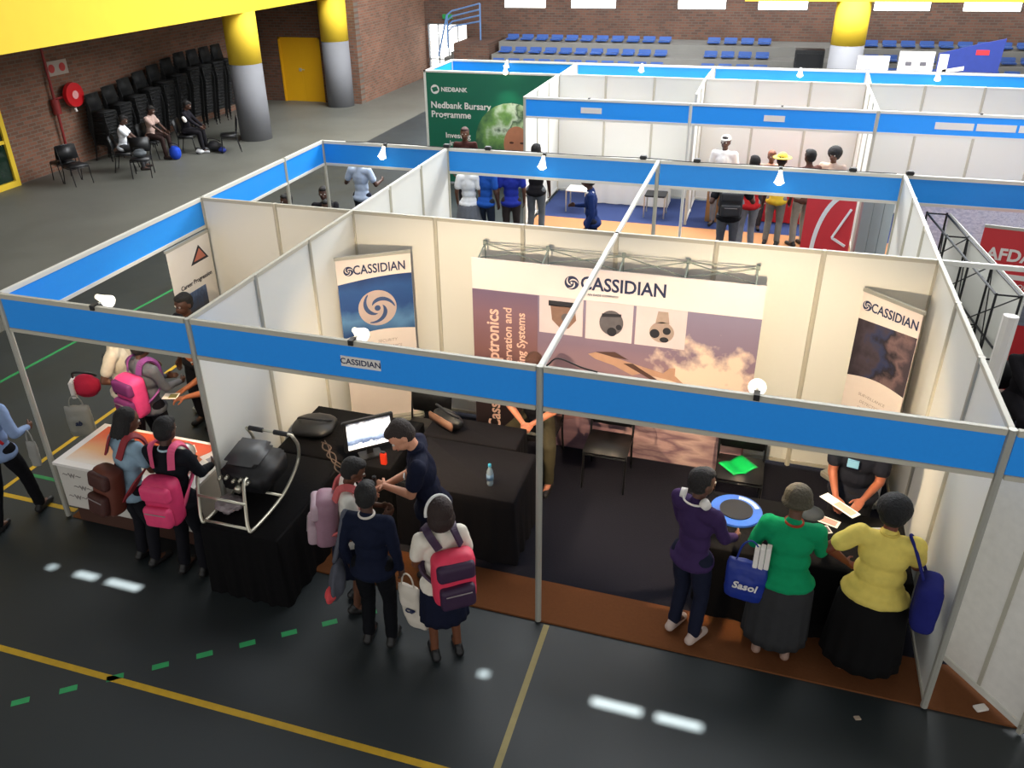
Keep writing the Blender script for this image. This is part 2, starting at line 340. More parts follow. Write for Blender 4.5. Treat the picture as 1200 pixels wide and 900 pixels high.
# ============================================================ BOOTHS
Hh, Fb = 2.5, 2.13
def post(x, y, label, h=Hh, m=ALU, group=None, base=0.02):
    bm = bmesh.new(); cone(bm, (0, 0, base), (0, 0, h), .027, .027, 8); tag(obj('booth_post', bm, m, None, False, (x, y, 0)), label, 'post', group)
RAIL = mat('rail_grey', (188, 183, 168), .45, .0, .06)
RAILW = mat('rail_white', (222, 220, 212), .45, .0, .04)
def fascia(p0, p1, label, rail=RAIL, b=Fb, blue=BLUE):
    p0, p1 = Vector((*p0, 0)), Vector((*p1, 0)); L = (p1 - p0).length - .058; t = empty('fascia_board', (p0 + p1) / 2, math.atan2((p1 - p0).y, (p1 - p0).x), label, 'fascia')
    obj('blue_panel', bx(-L / 2, L / 2, -.006, .006, b + .035, Hh - .04), blue, t)
    obj('top_rail', bx(-L / 2, L / 2, -.02, .02, Hh - .045, Hh, None, .004), rail, t); obj('bottom_rail', bx(-L / 2, L / 2, -.02, .02, b, b + .038, None, .004), rail, t)
    return t
def wall(p0, p1, n, where, order, m=WHT, rail=RAIL, posts=True, z0=.02, H=Hh, skip=()):
    p0, p1 = Vector((*p0, 0)), Vector((*p1, 0)); d = (p1 - p0) / n; a = math.atan2(d.y, d.x)
    for i in range(n):
        if i in skip: continue
        c = p0 + d * (i + .5); L = d.length - .05
        t = empty('partition_panel', c, a, 'white panel, %s %s, %s' % (ORD[i], order, where), 'wall panel')
        obj('infill', bx(-L / 2, L / 2, -.004, .004, z0 + .06, H - .035), m, t)
        obj('top_rail', bx(-L / 2, L / 2, -.018, .018, H - .04, H, None, .003), rail, t); obj('bottom_rail', bx(-L / 2, L / 2, -.018, .018, z0 + .03, z0 + .07, None, .003), rail, t)
    if posts:
        for i in range(n + 1):
            c = p0 + d * i; k = (round(c.x, 1), round(c.y, 1))
            if k in POSTS: continue
            POSTS.add(k); post(c.x, c.y, 'slim grey post, %s %s, %s' % (ORD[i], order, where), H, RAIL)
POSTS = set()
# posts at the named corners first
for x, y, l in [(-2, 0, 'slim grey post at the front left corner of the near booths'), (0, 0, 'slim grey post at the front where the small left booth meets the main booth'),
                (3, 0, 'slim grey free-standing post in the middle of the main booth front'), (6.02, 0, 'slim grey post at the front right end of the main booth'),
                (-2, 3, 'grey post at the rear left corner of the small left booth'), (-2, 6, 'grey post at the far left corner of the near booth island'),
                (3, 6, 'grey post at the rear of the near island under the long diagonal bar'), (-2, 4.9, 'grey post left of the two seated heads under the left fascia')]:
    POSTS.add((round(x, 1), round(y, 1))); post(x, y, l)
fascia((-2, 0), (0, 0), 'blue fascia over the front of the small left booth'); fascia((0, 0), (3, 0), 'blue fascia over the main booth front, left half, carrying a white name card')
fascia((3, 0), (6.02, 0), 'blue fascia over the main booth front, right half'); fascia((6.02, 0), (8.5, 0), 'blue fascia cut by the right picture edge, nearest row')
fascia((-2, 0), (-2, 3), 'blue fascia along the left side of the small left booth', RAILW); fascia((-2, 3), (-2, 6), 'blue fascia along the left side of the near island, rear half', RAILW)
BLUE2 = BLUE
fascia((-2, 6), (0, 6), 'blue fascia at the back of the near island, left of the white partition', RAILW); fascia((0, 6), (3, 6), 'blue fascia at the back of the near island, middle left', RAILW)
fascia((3, 6), (6, 6), 'blue fascia at the back of the near island, middle right', RAILW); fascia((6, 6), (9, 6), 'blue fascia at the back of the near island, right end', RAILW)
wall((0, 0), (0, 3), 3, 'between the small left and main booths', 'from the front')
wall((-2, 3), (0, 3), 2, "in the back wall of the small booth", 'from the left')
wall((0, 3), (6, 3), 6, 'in the back wall of the main booth', 'from the left')
wall((6.02, 0), (6, 3), 3, 'in the right side wall of the main booth', 'from the front')
wall((0, 3), (0, 6), 3, 'in the left partition behind the main booth', 'from the front', rail=RAILW)
wall((6, 3), (6, 6), 3, 'in the right partition behind the main booth', 'from the front', rail=RAILW)
bm = bx(-.02, .02, -2.98, 2.98, Hh - .045, Hh, None, .004); tag(obj('roof_bar', bm, RAILW, None, False, (3, 3, 0)), 'long pale bar crossing the booth tops from the centre post to the rear', 'bar')
bm = bx(.02, 2.6, -.02, .02, Hh - .045, Hh, None, .004); tag(obj('roof_bar', bm, RAILW, None, False, (6, 3, 0)), 'pale bar running right from the back corner of the main booth', 'bar')
# second island
fascia((0, 10), (3, 10), 'blue fascia of the second island with a small white card, left', RAILW, 2.12); fascia((3, 10), (6, 10), 'blue fascia of the second island with a small white card, middle', RAILW, 2.12)
fascia((6, 10), (9.4, 10), 'blue fascia of the second island with the long white cards, right', RAILW, 2.12)
fascia((-3, 14.2), (0, 14.2), 'rear blue fascia of the second island, leftmost behind the green wall', RAILW, 2.12); fascia((0, 14.2), (3.05, 14.2), 'rear blue fascia of the second island, second from left', RAILW, 2.12)
fascia((3.05, 14.2), (6.1, 14.2), 'rear blue fascia of the second island, third from left', RAILW, 2.12); fascia((6.1, 14.2), (9.6, 14.2), 'rear blue fascia of the second island, rightmost', RAILW, 2.12)
fascia((-3, 12.6), (-3, 14.2), 'short blue side fascia at the left end of the second island', RAILW, 2.12)
wall((0, 12.6), (9, 12.6), 9, 'in the back wall of the second island', 'from the left', rail=RAILW)
wall((0, 10), (0, 12.6), 3, 'at the left end of the second island', 'from the front', rail=RAILW)
wall((0.02, 12.6), (0.02, 14.2), 2, 'behind the green wall of the second island', 'from the front', rail=RAILW)
wall((3, 12.6), (3.05, 14.2), 2, 'in the left rear divider, second island', 'from the front', rail=RAILW)
wall((6, 10), (6, 12.6), 3, 'in the middle divider of the second island', 'from the front', rail=RAILW)
wall((6.05, 12.6), (6.1, 14.2), 2, 'in the right rear divider, second island', 'from the front', rail=RAILW)
wall((3, 10.9), (3, 12.6), 2, 'in the short divider of the second island', 'from the front', rail=RAILW)
for x in (3, 9): post(x, 10, 'pale post at the front of the second island, %s' % ('left' if x == 3 else 'right'), Hh, RAILW)
for x in (-3,): post(x, 14.2, 'pale post at the far left corner of the second island', Hh, RAILW)
# green printed wall
t = empty('green_graphic_wall', (-1.5, 12.58, 0), 0, 'tall green printed wall with white lettering and a round picture of a face', 'display wall')
GRN = mat('print_green', (18, 104, 78), .35, 0, .06, 2)
obj('green_panel', bx(-1.5, 1.48, -.012, .012, .05, 2.47), GRN, t); bm = bx(-1.55, -1.5, -.03, .03, 0, 2.5); bx(-1.55, 1.5, -.03, .03, 2.46, 2.5, bm); obj('wall_frame', bm, RAILW, t)
text('wall_lettering', 'Nedbank Bursary\nProgramme', .2, PRINTW, t, (-1.42, -.014, 1.66), align='LEFT', bold=.004)
text('small_lettering', 'Investing\nin you', .17, PRINTW, t, (-.8, -.014, 1.02), align='CENTER', bold=.002)
text('logo_lettering', 'NEDBANK', .13, PRINTW, t, (-1.16, -.014, 2.1), align='LEFT', bold=.003)
bm = disc(bmesh.new(), -1.3, -.015, 2.1, .1); obj('round_logo', bm, PRINTW, t); bm = poly(bmesh.new(), [(-1.38, -.018, 2.13), (-1.26, -.018, 2.16), (-1.22, -.018, 2.08), (-1.34, -.018, 2.04)]); obj('logo_mark', bm, GRN, t)
bm = disc(bmesh.new(), .46, -.016, 1.03, .84, .84); obj('round_picture', bm, ramp_mat('leaf_print', [(0, (60, 100, 70)), (.3, (120, 165, 90)), (.5, (206, 222, 200)), (.62, (70, 100, 70)), (.8, (190, 214, 170)), (1, (90, 140, 80))], 'X', 1.6, 4), t)
bm = disc(bmesh.new(), .58, -.019, .98, .3, .4); obj('printed_face', bm, mat('print_skin', (190, 126, 96), .5, 0, .2, 6), t)
bm = disc(bmesh.new(), .46, -.022, 1.02, .05, .025); disc(bm, .7, -.022, 1.02, .05, .025); disc(bm, .58, -.022, .78, .1, .02); obj('printed_features', bm, mat('print_darkskin', (80, 44, 36), .5), t)

# name cards on the fascias
def card(x, y, w, z, label, s=None, h=.09):
    t = empty('name_card', (x, y - .008, z), 0, label, 'name card'); cd = obj('card', bx(-w / 2, w / 2, -.005, .002, -h / 2, h / 2), PAPER, t)
    if s: text('card_lettering', s, h * .78, PRINTN, cd, (0, -.007, 0), bold=.0008)
card(1.56, 0, .34, 2.315, 'small white name card with dark letters on the nearest blue fascia', 'CASSIDIAN')
card(1.25, 10, .38, 2.3, 'small blank-looking white card on the second island fascia, left', None, .1); card(4.4, 10, .34, 2.3, 'small white card on the second island fascia, middle', None, .1)
for i, x in enumerate((7.15, 7.75, 8.35)): card(x, 10, .56, 2.3, 'white card in the long strip on the right fascia, %s of three' % ('left', 'middle', 'right')[i], None, .11)

# lamps
WARM = (1, .78, .5)
BULB = mat('lamp_glow', (255, 240, 210), .4, emit=14, ecol=(1, .86, .62, 1)); REFL = mat('lamp_shell', (236, 232, 222), .3, .1, .02, emit=.9, ecol=(1, .9, .7, 1))
def booth_lamp(x, y, label, yaw, power=55, reach=.28, tilt=.75, col=WARM, zoff=.1, spot=1.9):
    """arm clamp lamp on the fascia top; local -Y is where the lamp shines"""
    t = empty('booth_spotlight', (x, y, Hh), yaw, label, 'lamp')
    bm = bx(-.02, .02, -.035, .035, -.03, .015); obj('clamp', bm, BLACKP, t)
    bm = bmesh.new(); tube(bm, bez([(0, 0, 0), (0, -reach * .5, zoff), (0, -reach, zoff)]), .009); obj('lamp_arm', bm, RAILW, t, True)
    h = Vector((0, -reach, zoff)); d = Vector((0, -math.cos(tilt), -math.sin(tilt)))
    bm = bmesh.new(); cone(bm, h - d * .05, h + d * .06, .03, .062, 20, False); cone(bm, h - d * .1, h - d * .05, .022, .03, 16); hd_ = obj('lamp_head', bm, REFL, t, True)
    bm = bmesh.new(); ell(bm, h + d * .045, (.05, .05, .05)); obj('bulb', bm, BULB, hd_, True)
    L = light('lamp_light', 'SPOT', h + d * .11, power, col, spot_size=spot, spot_blend=.6, shadow_soft_size=.04); L.parent = t
    L.rotation_euler = (-d).to_track_quat('Z', 'Y').to_euler(); return t
booth_lamp(-.94, .0, 'white arm lamp on the front fascia of the small left booth', PI, 110, .13, .7, zoff=.0)
booth_lamp(1.5, .0, 'white arm lamp on the front fascia above the main booth, left', PI, 260, .13, .7, zoff=.0)
booth_lamp(4.5, .0, 'white arm lamp on the front fascia above the main booth, right', PI, 300, .13, .7, zoff=.0)
for x, n in ((-.95, 'left'), (1.45, 'middle'), (4.55, 'right')): booth_lamp(x, 5.98, 'glowing lamp hanging below the rear fascia of the near island, ' + n, 0, 34, .12, 1.0, zoff=-.1)
for x, n in ((-1.6, 'leftmost'), (1.5, 'second from left'), (4.8, 'third from left'), (7.4, 'rightmost')): booth_lamp(x, 14.18, 'glowing lamp on the far blue fascia of the second island, ' + n, 0, 26, .12, 1.0, zoff=-.06)
booth_lamp(-1.1, 12.56, 'small lamp fixed at the top of the green wall', 0, 26, .2, 1.3, (1, .95, .7), zoff=.08)
for i, x in enumerate((1.2, 4.5, 7.5)): booth_lamp(x, 10.02, 'lamp behind the second island front fascia, ' + ('left', 'middle', 'right')[i], PI, 40, .15, .8, zoff=-.12)
# cables on the top rails
def cable(pts, label, r=.006): bm = bmesh.new(); tube(bm, bez(pts, 6), r, 6); tag(obj('power_cable', bm, BLACKP, None, True), label, 'cable')
cable([(x, 6 + .012 * math.sin(x * 5), Hh + .008 + .006 * math.sin(x * 9)) for x in [-1.6 + k * .5 for k in range(16)]], 'black cable lying along the rear top rail of the near island')
cable([(x, 14.2, Hh + .012) for x in [-2.6 + k for k in range(12)]], 'black cable lying along the far top rail of the second island')
for i, x in enumerate((.0, .62, 2.8, 3.5, 5.4, 6.05)):
    tag(obj('cable_clip', bx(x - .045, x + .045, 5.96, 6.04, Hh, Hh + .05, None, .01), BLACKP), 'black plug clip on the rear top rail, %s from the left' % ORD[i], 'clip')
cable([(3.05, -.01, Hh + .01), (3.12, .05, Hh + .05), (3.3, .0, Hh + .03), (3.42, 0, Hh + .01)], 'short black cable curled at the top of the centre post')

# ============================================================ PRINTED DISPLAYS
def swirl(parent, cx, y, cz, r, ml, md, name='round_logo'):
    obj(name, disc(bmesh.new(), cx, y, cz, r, r, .001, 40), ml, parent)
    bm = bmesh.new()
    for k in range(3):
        a0 = k * 2 * PI / 3; pts_o, pts_i = [], []
        for j in range(15):
            t = j / 14; a = a0 + t * 2.6; ro = r * (.94 - .62 * t); wd = r * .24 * math.sin(PI * (t * .9 + .08))
            pts_o.append((cx + ro * math.cos(a), y - .002, cz + ro * math.sin(a))); pts_i.append((cx + (ro - wd) * math.cos(a), y - .002, cz + (ro - wd) * math.sin(a)))
        v = [bm.verts.new(p) for p in pts_o]; u = [bm.verts.new(p) for p in pts_i]
        for j in range(14): bm.faces.new((v[j], v[j + 1], u[j + 1], u[j]))
    disc(bm, cx, y - .003, cz, r * .16, r * .16, .001, 16)
    obj(name + '_swirl', bm, md, parent)
t = empty('exhibition_backdrop', (0, 2.66, 0), 0, 'wide pop-up backdrop with sky picture, three device pictures and big lettering', 'display backdrop')
PV = mat('print_pale', (238, 224, 224), .5, 0, .02)
obj('header', bx(1.53, 4.52, 0, .012, 1.86, 2.21), PV, t)
PIC = obj('picture', bx(1.53, 4.52, 0, .012, .02, 1.86), ramp_mat('sky_print', [(0, (60, 48, 56)), (.18, (128, 84, 84)), (.3, (178, 132, 126)), (.42, (176, 138, 130)), (.5, (150, 118, 122)), (.7, (128, 108, 128)), (1, (134, 124, 150))], 'Z', .22, 2.4), t)
obj('picture_side', bx(1.532, 2.26, -.002, 0, .02, 1.855), ramp_mat('side_print', [(0, (24, 18, 22)), (.3, (52, 38, 42)), (.6, (126, 88, 88)), (.85, (130, 98, 112)), (1, (112, 92, 120))], 'Z', .1, 2), t)
bm = poly(bmesh.new(), [(2.26, -.003, .03), (4.5, -.003, .03), (4.5, -.003, .52), (4.2, -.003, .5), (3.9, -.003, .6), (3.7, -.003, .5), (3.4, -.003, .66), (3.2, -.003, .58), (2.95, -.003, .45), (2.7, -.003, .42), (2.26, -.003, .3)], .002)
obj('picture_mountains', bm, ramp_mat('mountain_print', [(0, (92, 66, 76)), (.3, (140, 106, 112)), (.5, (186, 150, 146)), (.62, (124, 92, 102)), (.8, (200, 166, 158)), (1, (150, 118, 122))], 'X', 1.1, 4, detail=8), t)
nt = PIC.data.materials[0].node_tree; BB = nt.nodes['Principled BSDF']; N_ = nt.nodes.new; Lk = nt.links.new
tcn = N_('ShaderNodeTexCoord'); mp = N_('ShaderNodeMapping'); mp.inputs['Location'].default_value = (-4.08 * .95, 0, -1.12 * 1.25); mp.inputs['Scale'].default_value = (.95, 0, 1.25); Lk(tcn.outputs['Object'], mp.inputs[0])
ln = N_('ShaderNodeVectorMath'); ln.operation = 'LENGTH'; Lk(mp.outputs[0], ln.inputs[0]); nz = N_('ShaderNodeTexNoise'); nz.inputs['Scale'].default_value = 4.2; nz.inputs['Detail'].default_value = 9; Lk(tcn.outputs['Object'], nz.inputs[0])
md = N_('ShaderNodeMath'); md.operation = 'MULTIPLY_ADD'; md.inputs[1].default_value = 1.5; Lk(nz.outputs['Fac'], md.inputs[0]); Lk(ln.outputs['Value'], md.inputs[2])
mr = N_('ShaderNodeMapRange'); mr.inputs[1].default_value = 1.06; mr.inputs[2].default_value = 1.3; mr.inputs[3].default_value = 1; mr.inputs[4].default_value = 0; Lk(md.outputs[0], mr.inputs[0])
mx = N_('ShaderNodeMix'); mx.data_type = 'RGBA'; mx.inputs[7].default_value = lin((232, 204, 186)); Lk(mr.outputs[0], mx.inputs[0])
rpn = [n_ for n_ in nt.nodes if n_.bl_idname == 'ShaderNodeValToRGB'][0]; Lk(rpn.outputs[0], mx.inputs[6]); Lk(mx.outputs[2], BB.inputs['Base Color'])
for x0, x1, z0, z1 in ((2.28, 2.75, 1.44, 1.865), (2.78, 3.27, 1.43, 1.865), (3.3, 3.81, 1.43, 1.865)): obj('device_panel', bx(x0, x1, -.006, -.002, z0, z1), mat('print_lilac', (214, 198, 204), .5, 0, .05), t)
BRO = mat('print_brown', (134, 104, 92), .5, 0, .2, 20); GRY = mat('print_grey', (96, 92, 98), .5, 0, .3, 15)
bm = poly(bmesh.new(), [(2.38, -.009, 1.76), (2.38, -.009, 1.82), (2.68, -.009, 1.82), (2.68, -.009, 1.76)]); obj('device_mount', bm, PRINTK, t)
bm = poly(bmesh.new(), [(2.4, -.009, 1.77), (2.42, -.009, 1.6), (2.52, -.009, 1.5), (2.6, -.009, 1.52), (2.68, -.009, 1.62), (2.66, -.009, 1.77)]); obj('device_body', bm, BRO, t)
bm = disc(bmesh.new(), 2.57, -.012, 1.64, .05); obj('device_lens', bm, GRY, t)
bm = disc(bmesh.new(), 3.05, -.009, 1.64, .125, .14); obj('device_body', bm, GRY, t); bm = disc(bmesh.new(), 3.06, -.012, 1.54, .05); disc(bm, 3.13, -.012, 1.6, .03); poly(bm, [(2.95, -.012, 1.7), (3.15, -.012, 1.72), (3.15, -.012, 1.75), (2.95, -.012, 1.74)]); obj('device_lens', bm, PRINTK, t)
bm = disc(bmesh.new(), 3.57, -.009, 1.6, .125, .115); poly(bm, [(3.5, -.009, 1.7), (3.64, -.009, 1.7), (3.62, -.009, 1.83), (3.52, -.009, 1.83)]); obj('device_body', bm, mat('print_tan', (168, 148, 140), .5, 0, .2, 15), t)
bm = disc(bmesh.new(), 3.5, -.012, 1.58, .05); disc(bm, 3.62, -.012, 1.62, .04); disc(bm, 3.6, -.012, 1.52, .045, .03); obj('device_lens', bm, PRINTK, t)
bm = poly(bmesh.new(), [(2.82, -.009, 1.25), (2.9, -.009, 1.28), (3.15, -.009, 1.235), (3.3, -.009, 1.2), (3.62, -.009, 1.13), (3.68, -.009, 1.2), (3.74, -.009, 1.21), (3.74, -.009, 1.12), (3.86, -.009, 1.02), (3.7, -.009, 1.06), (3.4, -.009, 1.1), (3.3, -.009, 1.06), (3.1, -.009, 1.15), (2.9, -.009, 1.2)])
obj('aircraft_picture', bm, mat('print_aircraft', (184, 144, 122), .5, 0, .15, 9), t)
bm = poly(bmesh.new(), [(3.2, -.012, 1.19), (3.5, -.012, 1.04), (3.56, -.012, 1.05), (3.3, -.012, 1.2)]); poly(bm, [(2.9, -.012, 1.285), (3.1, -.012, 1.31), (3.25, -.012, 1.24), (3.1, -.012, 1.25)]); obj('aircraft_wing', bm, mat('print_darkbrown', (84, 60, 54), .5), t)
t.location.y = 2.66
swirl(t, 2.62, -.004, 2.04, .075, PRINTN, PV); text('large_lettering', 'CASSIDIAN', .2, PRINTN, t, (3.15, -.004, 2.045), bold=.004, sx=.88)
text('small_lettering', 'AN EADS COMPANY', .035, PRINTN, t, (2.95, -.004, 1.93))
V90 = (PI / 2, -PI / 2, 0)
CORL = mat('print_coral', (240, 196, 178), .5)
text('vertical_lettering', 'Cassidian Optronics', .2, CORL, t, (1.76, -.005, .12), V90, 'LEFT', .004, sx=.93)
text('vertical_lettering', 'Observation and', .13, CORL, t, (1.93, -.005, .8), V90, 'LEFT', .002, sx=1)
text('vertical_lettering', 'Targeting Systems', .13, CORL, t, (2.08, -.005, .68), V90, 'LEFT', .002, sx=1)
bm = bmesh.new()
for x in (1.6, 2.3, 3.1, 3.75, 4.42):
    tube(bm, [(x, .02, .05), (x, .02, 2.2)], .01, 6); tube(bm, [(x, .26, .05), (x, .26, 2.28)], .008, 6); tube(bm, [(x, .02, 2.2), (x, .26, 2.28)], .008, 6); box(bm, (x, .26, 2.29), (.04, .03, .05))
for a, b in ((1.6, 2.3), (2.3, 3.1), (3.1, 3.75), (3.75, 4.42)):
    tube(bm, [(a, .26, 2.28), (b, .1, 2.18)], .007, 6); tube(bm, [(a, .1, 2.18), (b, .26, 2.28)], .007, 6); tube(bm, [(a, .26, 2.28), (b, .26, 2.28)], .005, 6)
obj('popup_frame', bm, mat('frame_green_grey', (140, 150, 142), .5, .2), t)

def rollup(p0, p1, Hh_, label, tilt=0):
    p0, p1 = Vector((*p0, .016)), Vector((*p1, .016)); w = (p1 - p0).length; t = empty('rollup_banner', (p0 + p1) / 2, math.atan2((p1 - p0).y, (p1 - p0).x), label, 'banner')
    obj('base', bx(-w / 2 - .02, w / 2 + .02, -.09, .09, 0, .08, None, .02), ALU, t)
    bm = bmesh.new(); tube(bm, [(0, .03, .05), (0, .03, Hh_)], .012); obj('support_pole', bm, ALU, t)
    obj('top_bar', bx(-w / 2, w / 2, -.012, .02, Hh_ - .015, Hh_ + .02, None, .004), ALU, t); return t, w
t, w = rollup((.05, 2.38), (.76, 2.84), 2.12, 'roll-up banner with a blue picture of a silver swirl, left in the main booth')
CRM = mat('print_cream', (236, 222, 214), .55, 0, .02)
BS = obj('banner_sheet', bx(-w / 2 + .01, w / 2 - .01, -.004, .004, .08, 2.11), CRM, t)
bm = poly(bmesh.new(), [(-w / 2 + .012, -.007, 1.82)] + [(-w / 2 + .012 + (w - .024) * k / 12, -.007, 1.82 + .06 * math.sin(k / 12 * PI * .6) - .0) for k in range(1, 13)] + [(w / 2 - .012 - (w - .024) * k / 12, -.007, 1.2 + .05 * math.sin(PI * (1 - k / 12)) - .04 * k / 12) for k in range(13)])
obj('banner_picture', bm, ramp_mat('blue_print', [(0, (30, 62, 116)), (.3, (92, 138, 184)), (.5, (36, 74, 134)), (.75, (40, 84, 146)), (1, (24, 56, 110))], 'Z', .5, 2), t)
swirl(t, .0, -.01, 1.5, .215, mat('swirl_silver', (196, 176, 170), .45), mat('swirl_blue', (64, 86, 130), .5), 'swirl_emblem')
swirl(t, -.28, -.006, 1.97, .055, PRINTN, CRM); text('lettering', 'CASSIDIAN', .15, PRINTN, BS, (.06, -.006, 1.97), bold=.002, sx=.78)
for k in range(4): text('small_lettering', ('SECURITY', 'ELECTRONICS', 'SOLUTIONS', 'SUPPORT')[k], .05, mat('print_faint', (180, 160, 150), .6), BS, (.08, -.006, 1.08 - k * .08), shear=.2)
t, w = rollup((5.40, 2.93), (5.88, 2.48), 2.15, 'roll-up banner with a dark blue picture, right in the main booth')
BS = obj('banner_sheet', bx(-w / 2 + .01, w / 2 - .01, -.004, .004, .08, 2.14), CRM, t)
bm = poly(bmesh.new(), [(-w / 2 + .012, -.007, 1.86), (w / 2 - .012, -.007, 1.9)] + [(w / 2 - .012 - (w - .024) * k / 12, -.007, 1.28 + .05 * math.sin(PI * (1 - k / 12)) - .04 * k / 12) for k in range(13)])
obj('banner_picture', bm, ramp_mat('dark_print', [(0, (44, 36, 46)), (.3, (70, 60, 70)), (.45, (50, 58, 92)), (.6, (36, 32, 42)), (.8, (120, 96, 98)), (1, (66, 56, 64))], 'X', 1.3, 3.5, detail=8), t)
swirl(t, -.25, -.006, 2.01, .05, PRINTN, CRM); text('lettering', 'CASSIDIAN', .13, PRINTN, BS, (.05, -.006, 2.01), bold=.002, sx=.78)
for k in range(4): text('small_lettering', ('SURVEILLANCE', 'DETECTION', 'PROTECTION', 'INTEGRATION')[k], .045, MATS['print_faint'], BS, (.0, -.006, 1.1 - k * .075), shear=.2)
t, w = rollup((-1.93, 2.12), (-1.93, 2.92), 2.1, 'white roll-up banner with a small picture in the left booth'); t.rotation_euler.z = PI / 2
BS = obj('banner_sheet', bx(-w / 2 + .01, w / 2 - .01, -.004, .004, .08, 2.09), PAPER, t)
bm = poly(bmesh.new(), [(-.02, -.007, 1.8), (.32, -.007, 1.8), (.17, -.007, 2.0)]); obj('triangle_logo', bm, PRINTK, t); bm = poly(bmesh.new(), [(.04, -.01, 1.83), (.27, -.01, 1.83), (.17, -.01, 1.96)]); obj('triangle_inside', bm, mat('print_rust', (190, 110, 90), .5), t)
text('lettering', 'Career Progression', .075, PRINTK, BS, (.03, -.007, 1.6), bold=.001)
obj('picture', bx(-.2, .17, -.01, -.005, .95, 1.5), ramp_mat('small_print', [(0, (40, 40, 46)), (.5, (70, 70, 74)), (.8, (60, 78, 110)), (1, (90, 112, 150))], 'Z', .6, 8), t)
# white panel folding out right of the main booth
p0, p1 = Vector((6.17, .55, 0)), Vector((6.66, -.06, 0)); L = (p1 - p0).length
t = empty('angled_wall_panel', (p0 + p1) / 2, math.atan2((p1 - p0).y, (p1 - p0).x), 'white patterned two-section wall standing at an angle at the right front', 'wall panel')
t.location.z = .022
MOT = mat('patterned_white', (240, 236, 230), .6, 0, .1, 14)
for a, b in ((-L / 2 + .03, -.015), (.015, L / 2 - .03)): obj('infill', bx(a, b, -.006, .006, .1, 2.07), MOT, t)
bm = bx(-L / 2, L / 2, -.02, .02, .04, .1, None, .004); bx(-L / 2, L / 2, -.02, .02, 2.05, 2.1, bm); obj('rails', bm, RAILW, t)
bm = bx(-L / 2, -L / 2 + .03, -.02, .02, 0, 2.1); bx(L / 2 - .03, L / 2, -.02, .02, 0, 2.1, bm); bx(-.015, .015, -.015, .015, .05, 2.08, bm); obj('uprights', bm, RAIL, t)
wall((6.66, -.06), (9.0, -.1), 2, 'running right from the angled panel', 'from its left', m=MOT, posts=False, H=2.1)
tag(obj('paper_scrap', box(bmesh.new(), (6.42, .1, .03), (.1, .06, .02), (0, 0, .5), .006), PAPER), 'small white scrap on the brown strip by the angled panel', 'scrap')
tag(obj('floor_litter', box(bmesh.new(), (5.54, -.25, .012), (.05, .035, .012), (0, .2, .5), .003), mat('litter', (190, 170, 150), .6)), 'tiny pale scrap on the dark floor before the brown strip', 'scrap')

# neighbouring booths on the right: lattice display, banners
t = empty('popup_display_stand', (6.5, 4.65, 0), 0, 'back of a pop-up display with a black lattice frame, right of the partition', 'display stand')
def L3(u, s, z): return Vector((-.2 + .36 * u + s * .22, 1.15 - 2.3 * u, z - .08 * u))
bm = bmesh.new()
for s in (0, 1):
    for u in (0, .33, .66, 1): tube(bm, [L3(u, s, .02), L3(u, s, 2.12)], .012, 6)
    for z in (.7, 1.4, 2.1): tube(bm, [L3(0, s, z), L3(1, s, z)], .012, 6)
for u in (0, .33, .66, 1):
    for z in (.7, 1.4, 2.1): tube(bm, [L3(u, 0, z), L3(u, 1, z)], .01, 6)
for i in range(3):
    for z in (0.05, .7, 1.4):
        tube(bm, [L3(i / 3, 0, z), L3((i + 1) / 3, 1, z + .7)], .007, 6); tube(bm, [L3(i / 3, 1, z + .7), L3((i + 1) / 3, 0, z)], .007, 6)
obj('lattice_frame', bm, DKMET, t)
bm = bmesh.new(); a, b, c, d = [L3(u, 1.12, z) for u, z in ((0, .05), (1, .05), (1, 2.12), (0, 2.12))]; dd = Vector((.01, 0, 0))
f = [bm.verts.new(v) for v in (a, b, c, d)]; g = [bm.verts.new(v + dd) for v in (a, b, c, d)]; bm.faces.new(f); bm.faces.new(g[::-1])
for i in range(4): bm.faces.new((f[i], f[(i + 1) % 4], g[(i + 1) % 4], g[i]))
obj('fabric_sheet', bm, WHT, t)
RED = mat('print_red', (206, 44, 52), .5, 0, .06)
t, w = rollup((6.86, 5.4), (7.7, 5.28), 2.1, 'red roll-up banner with white lettering at the right picture edge'); BS = obj('banner_sheet', bx(-w / 2, w / 2, -.004, .004, .08, 2.09), RED, t)
text('lettering', 'AFDA', .2, PRINTW, t, (-.1, -.007, 1.78), bold=.006, sx=.95); obj('white_band', bx(-w / 2, w / 2, -.008, -.004, 1.5, 1.56), PRINTW, t); text('small_lettering', 'THE SCHOOL FOR', .08, PRINTW, t, (0, -.007, 1.42), bold=.001)
obj('banner_picture', bx(-w / 2, w / 2, -.008, -.004, .95, 1.32), ramp_mat('grey_print', [(0, (60, 60, 66)), (.6, (130, 134, 146)), (1, (90, 96, 110))], 'X', 1, 6), t)
t = empty('white_display_wall', (8.1, 7.5, 0), -.05, 'large white display wall covered in small grey print, behind the red banner', 'display wall')
obj('sheet', bx(-1.75, 1.9, -.02, .02, .02, 2.0), ramp_mat('grey_text_print', [(0, (200, 202, 212)), (.45, (236, 236, 240)), (.55, (190, 192, 204)), (.65, (240, 240, 242)), (1, (226, 228, 234))], 'X', 2, 60), t)
bm = bmesh.new()
for k in range(5): tube(bm, [(-1.7 + k * .88, .05, .02), (-1.7 + k * .88, .05, 1.98)], .015, 6)
obj('display_frame', bm, ALU, t)
t = empty('curved_red_display', (5.3, 7.05, 0), -.45, 'slanted red display with a white ring and a white star figure', 'display wall')
obj('panel', bx(-.34, .34, -.02, .02, .02, 1.95), RED, t)
bm = bmesh.new()
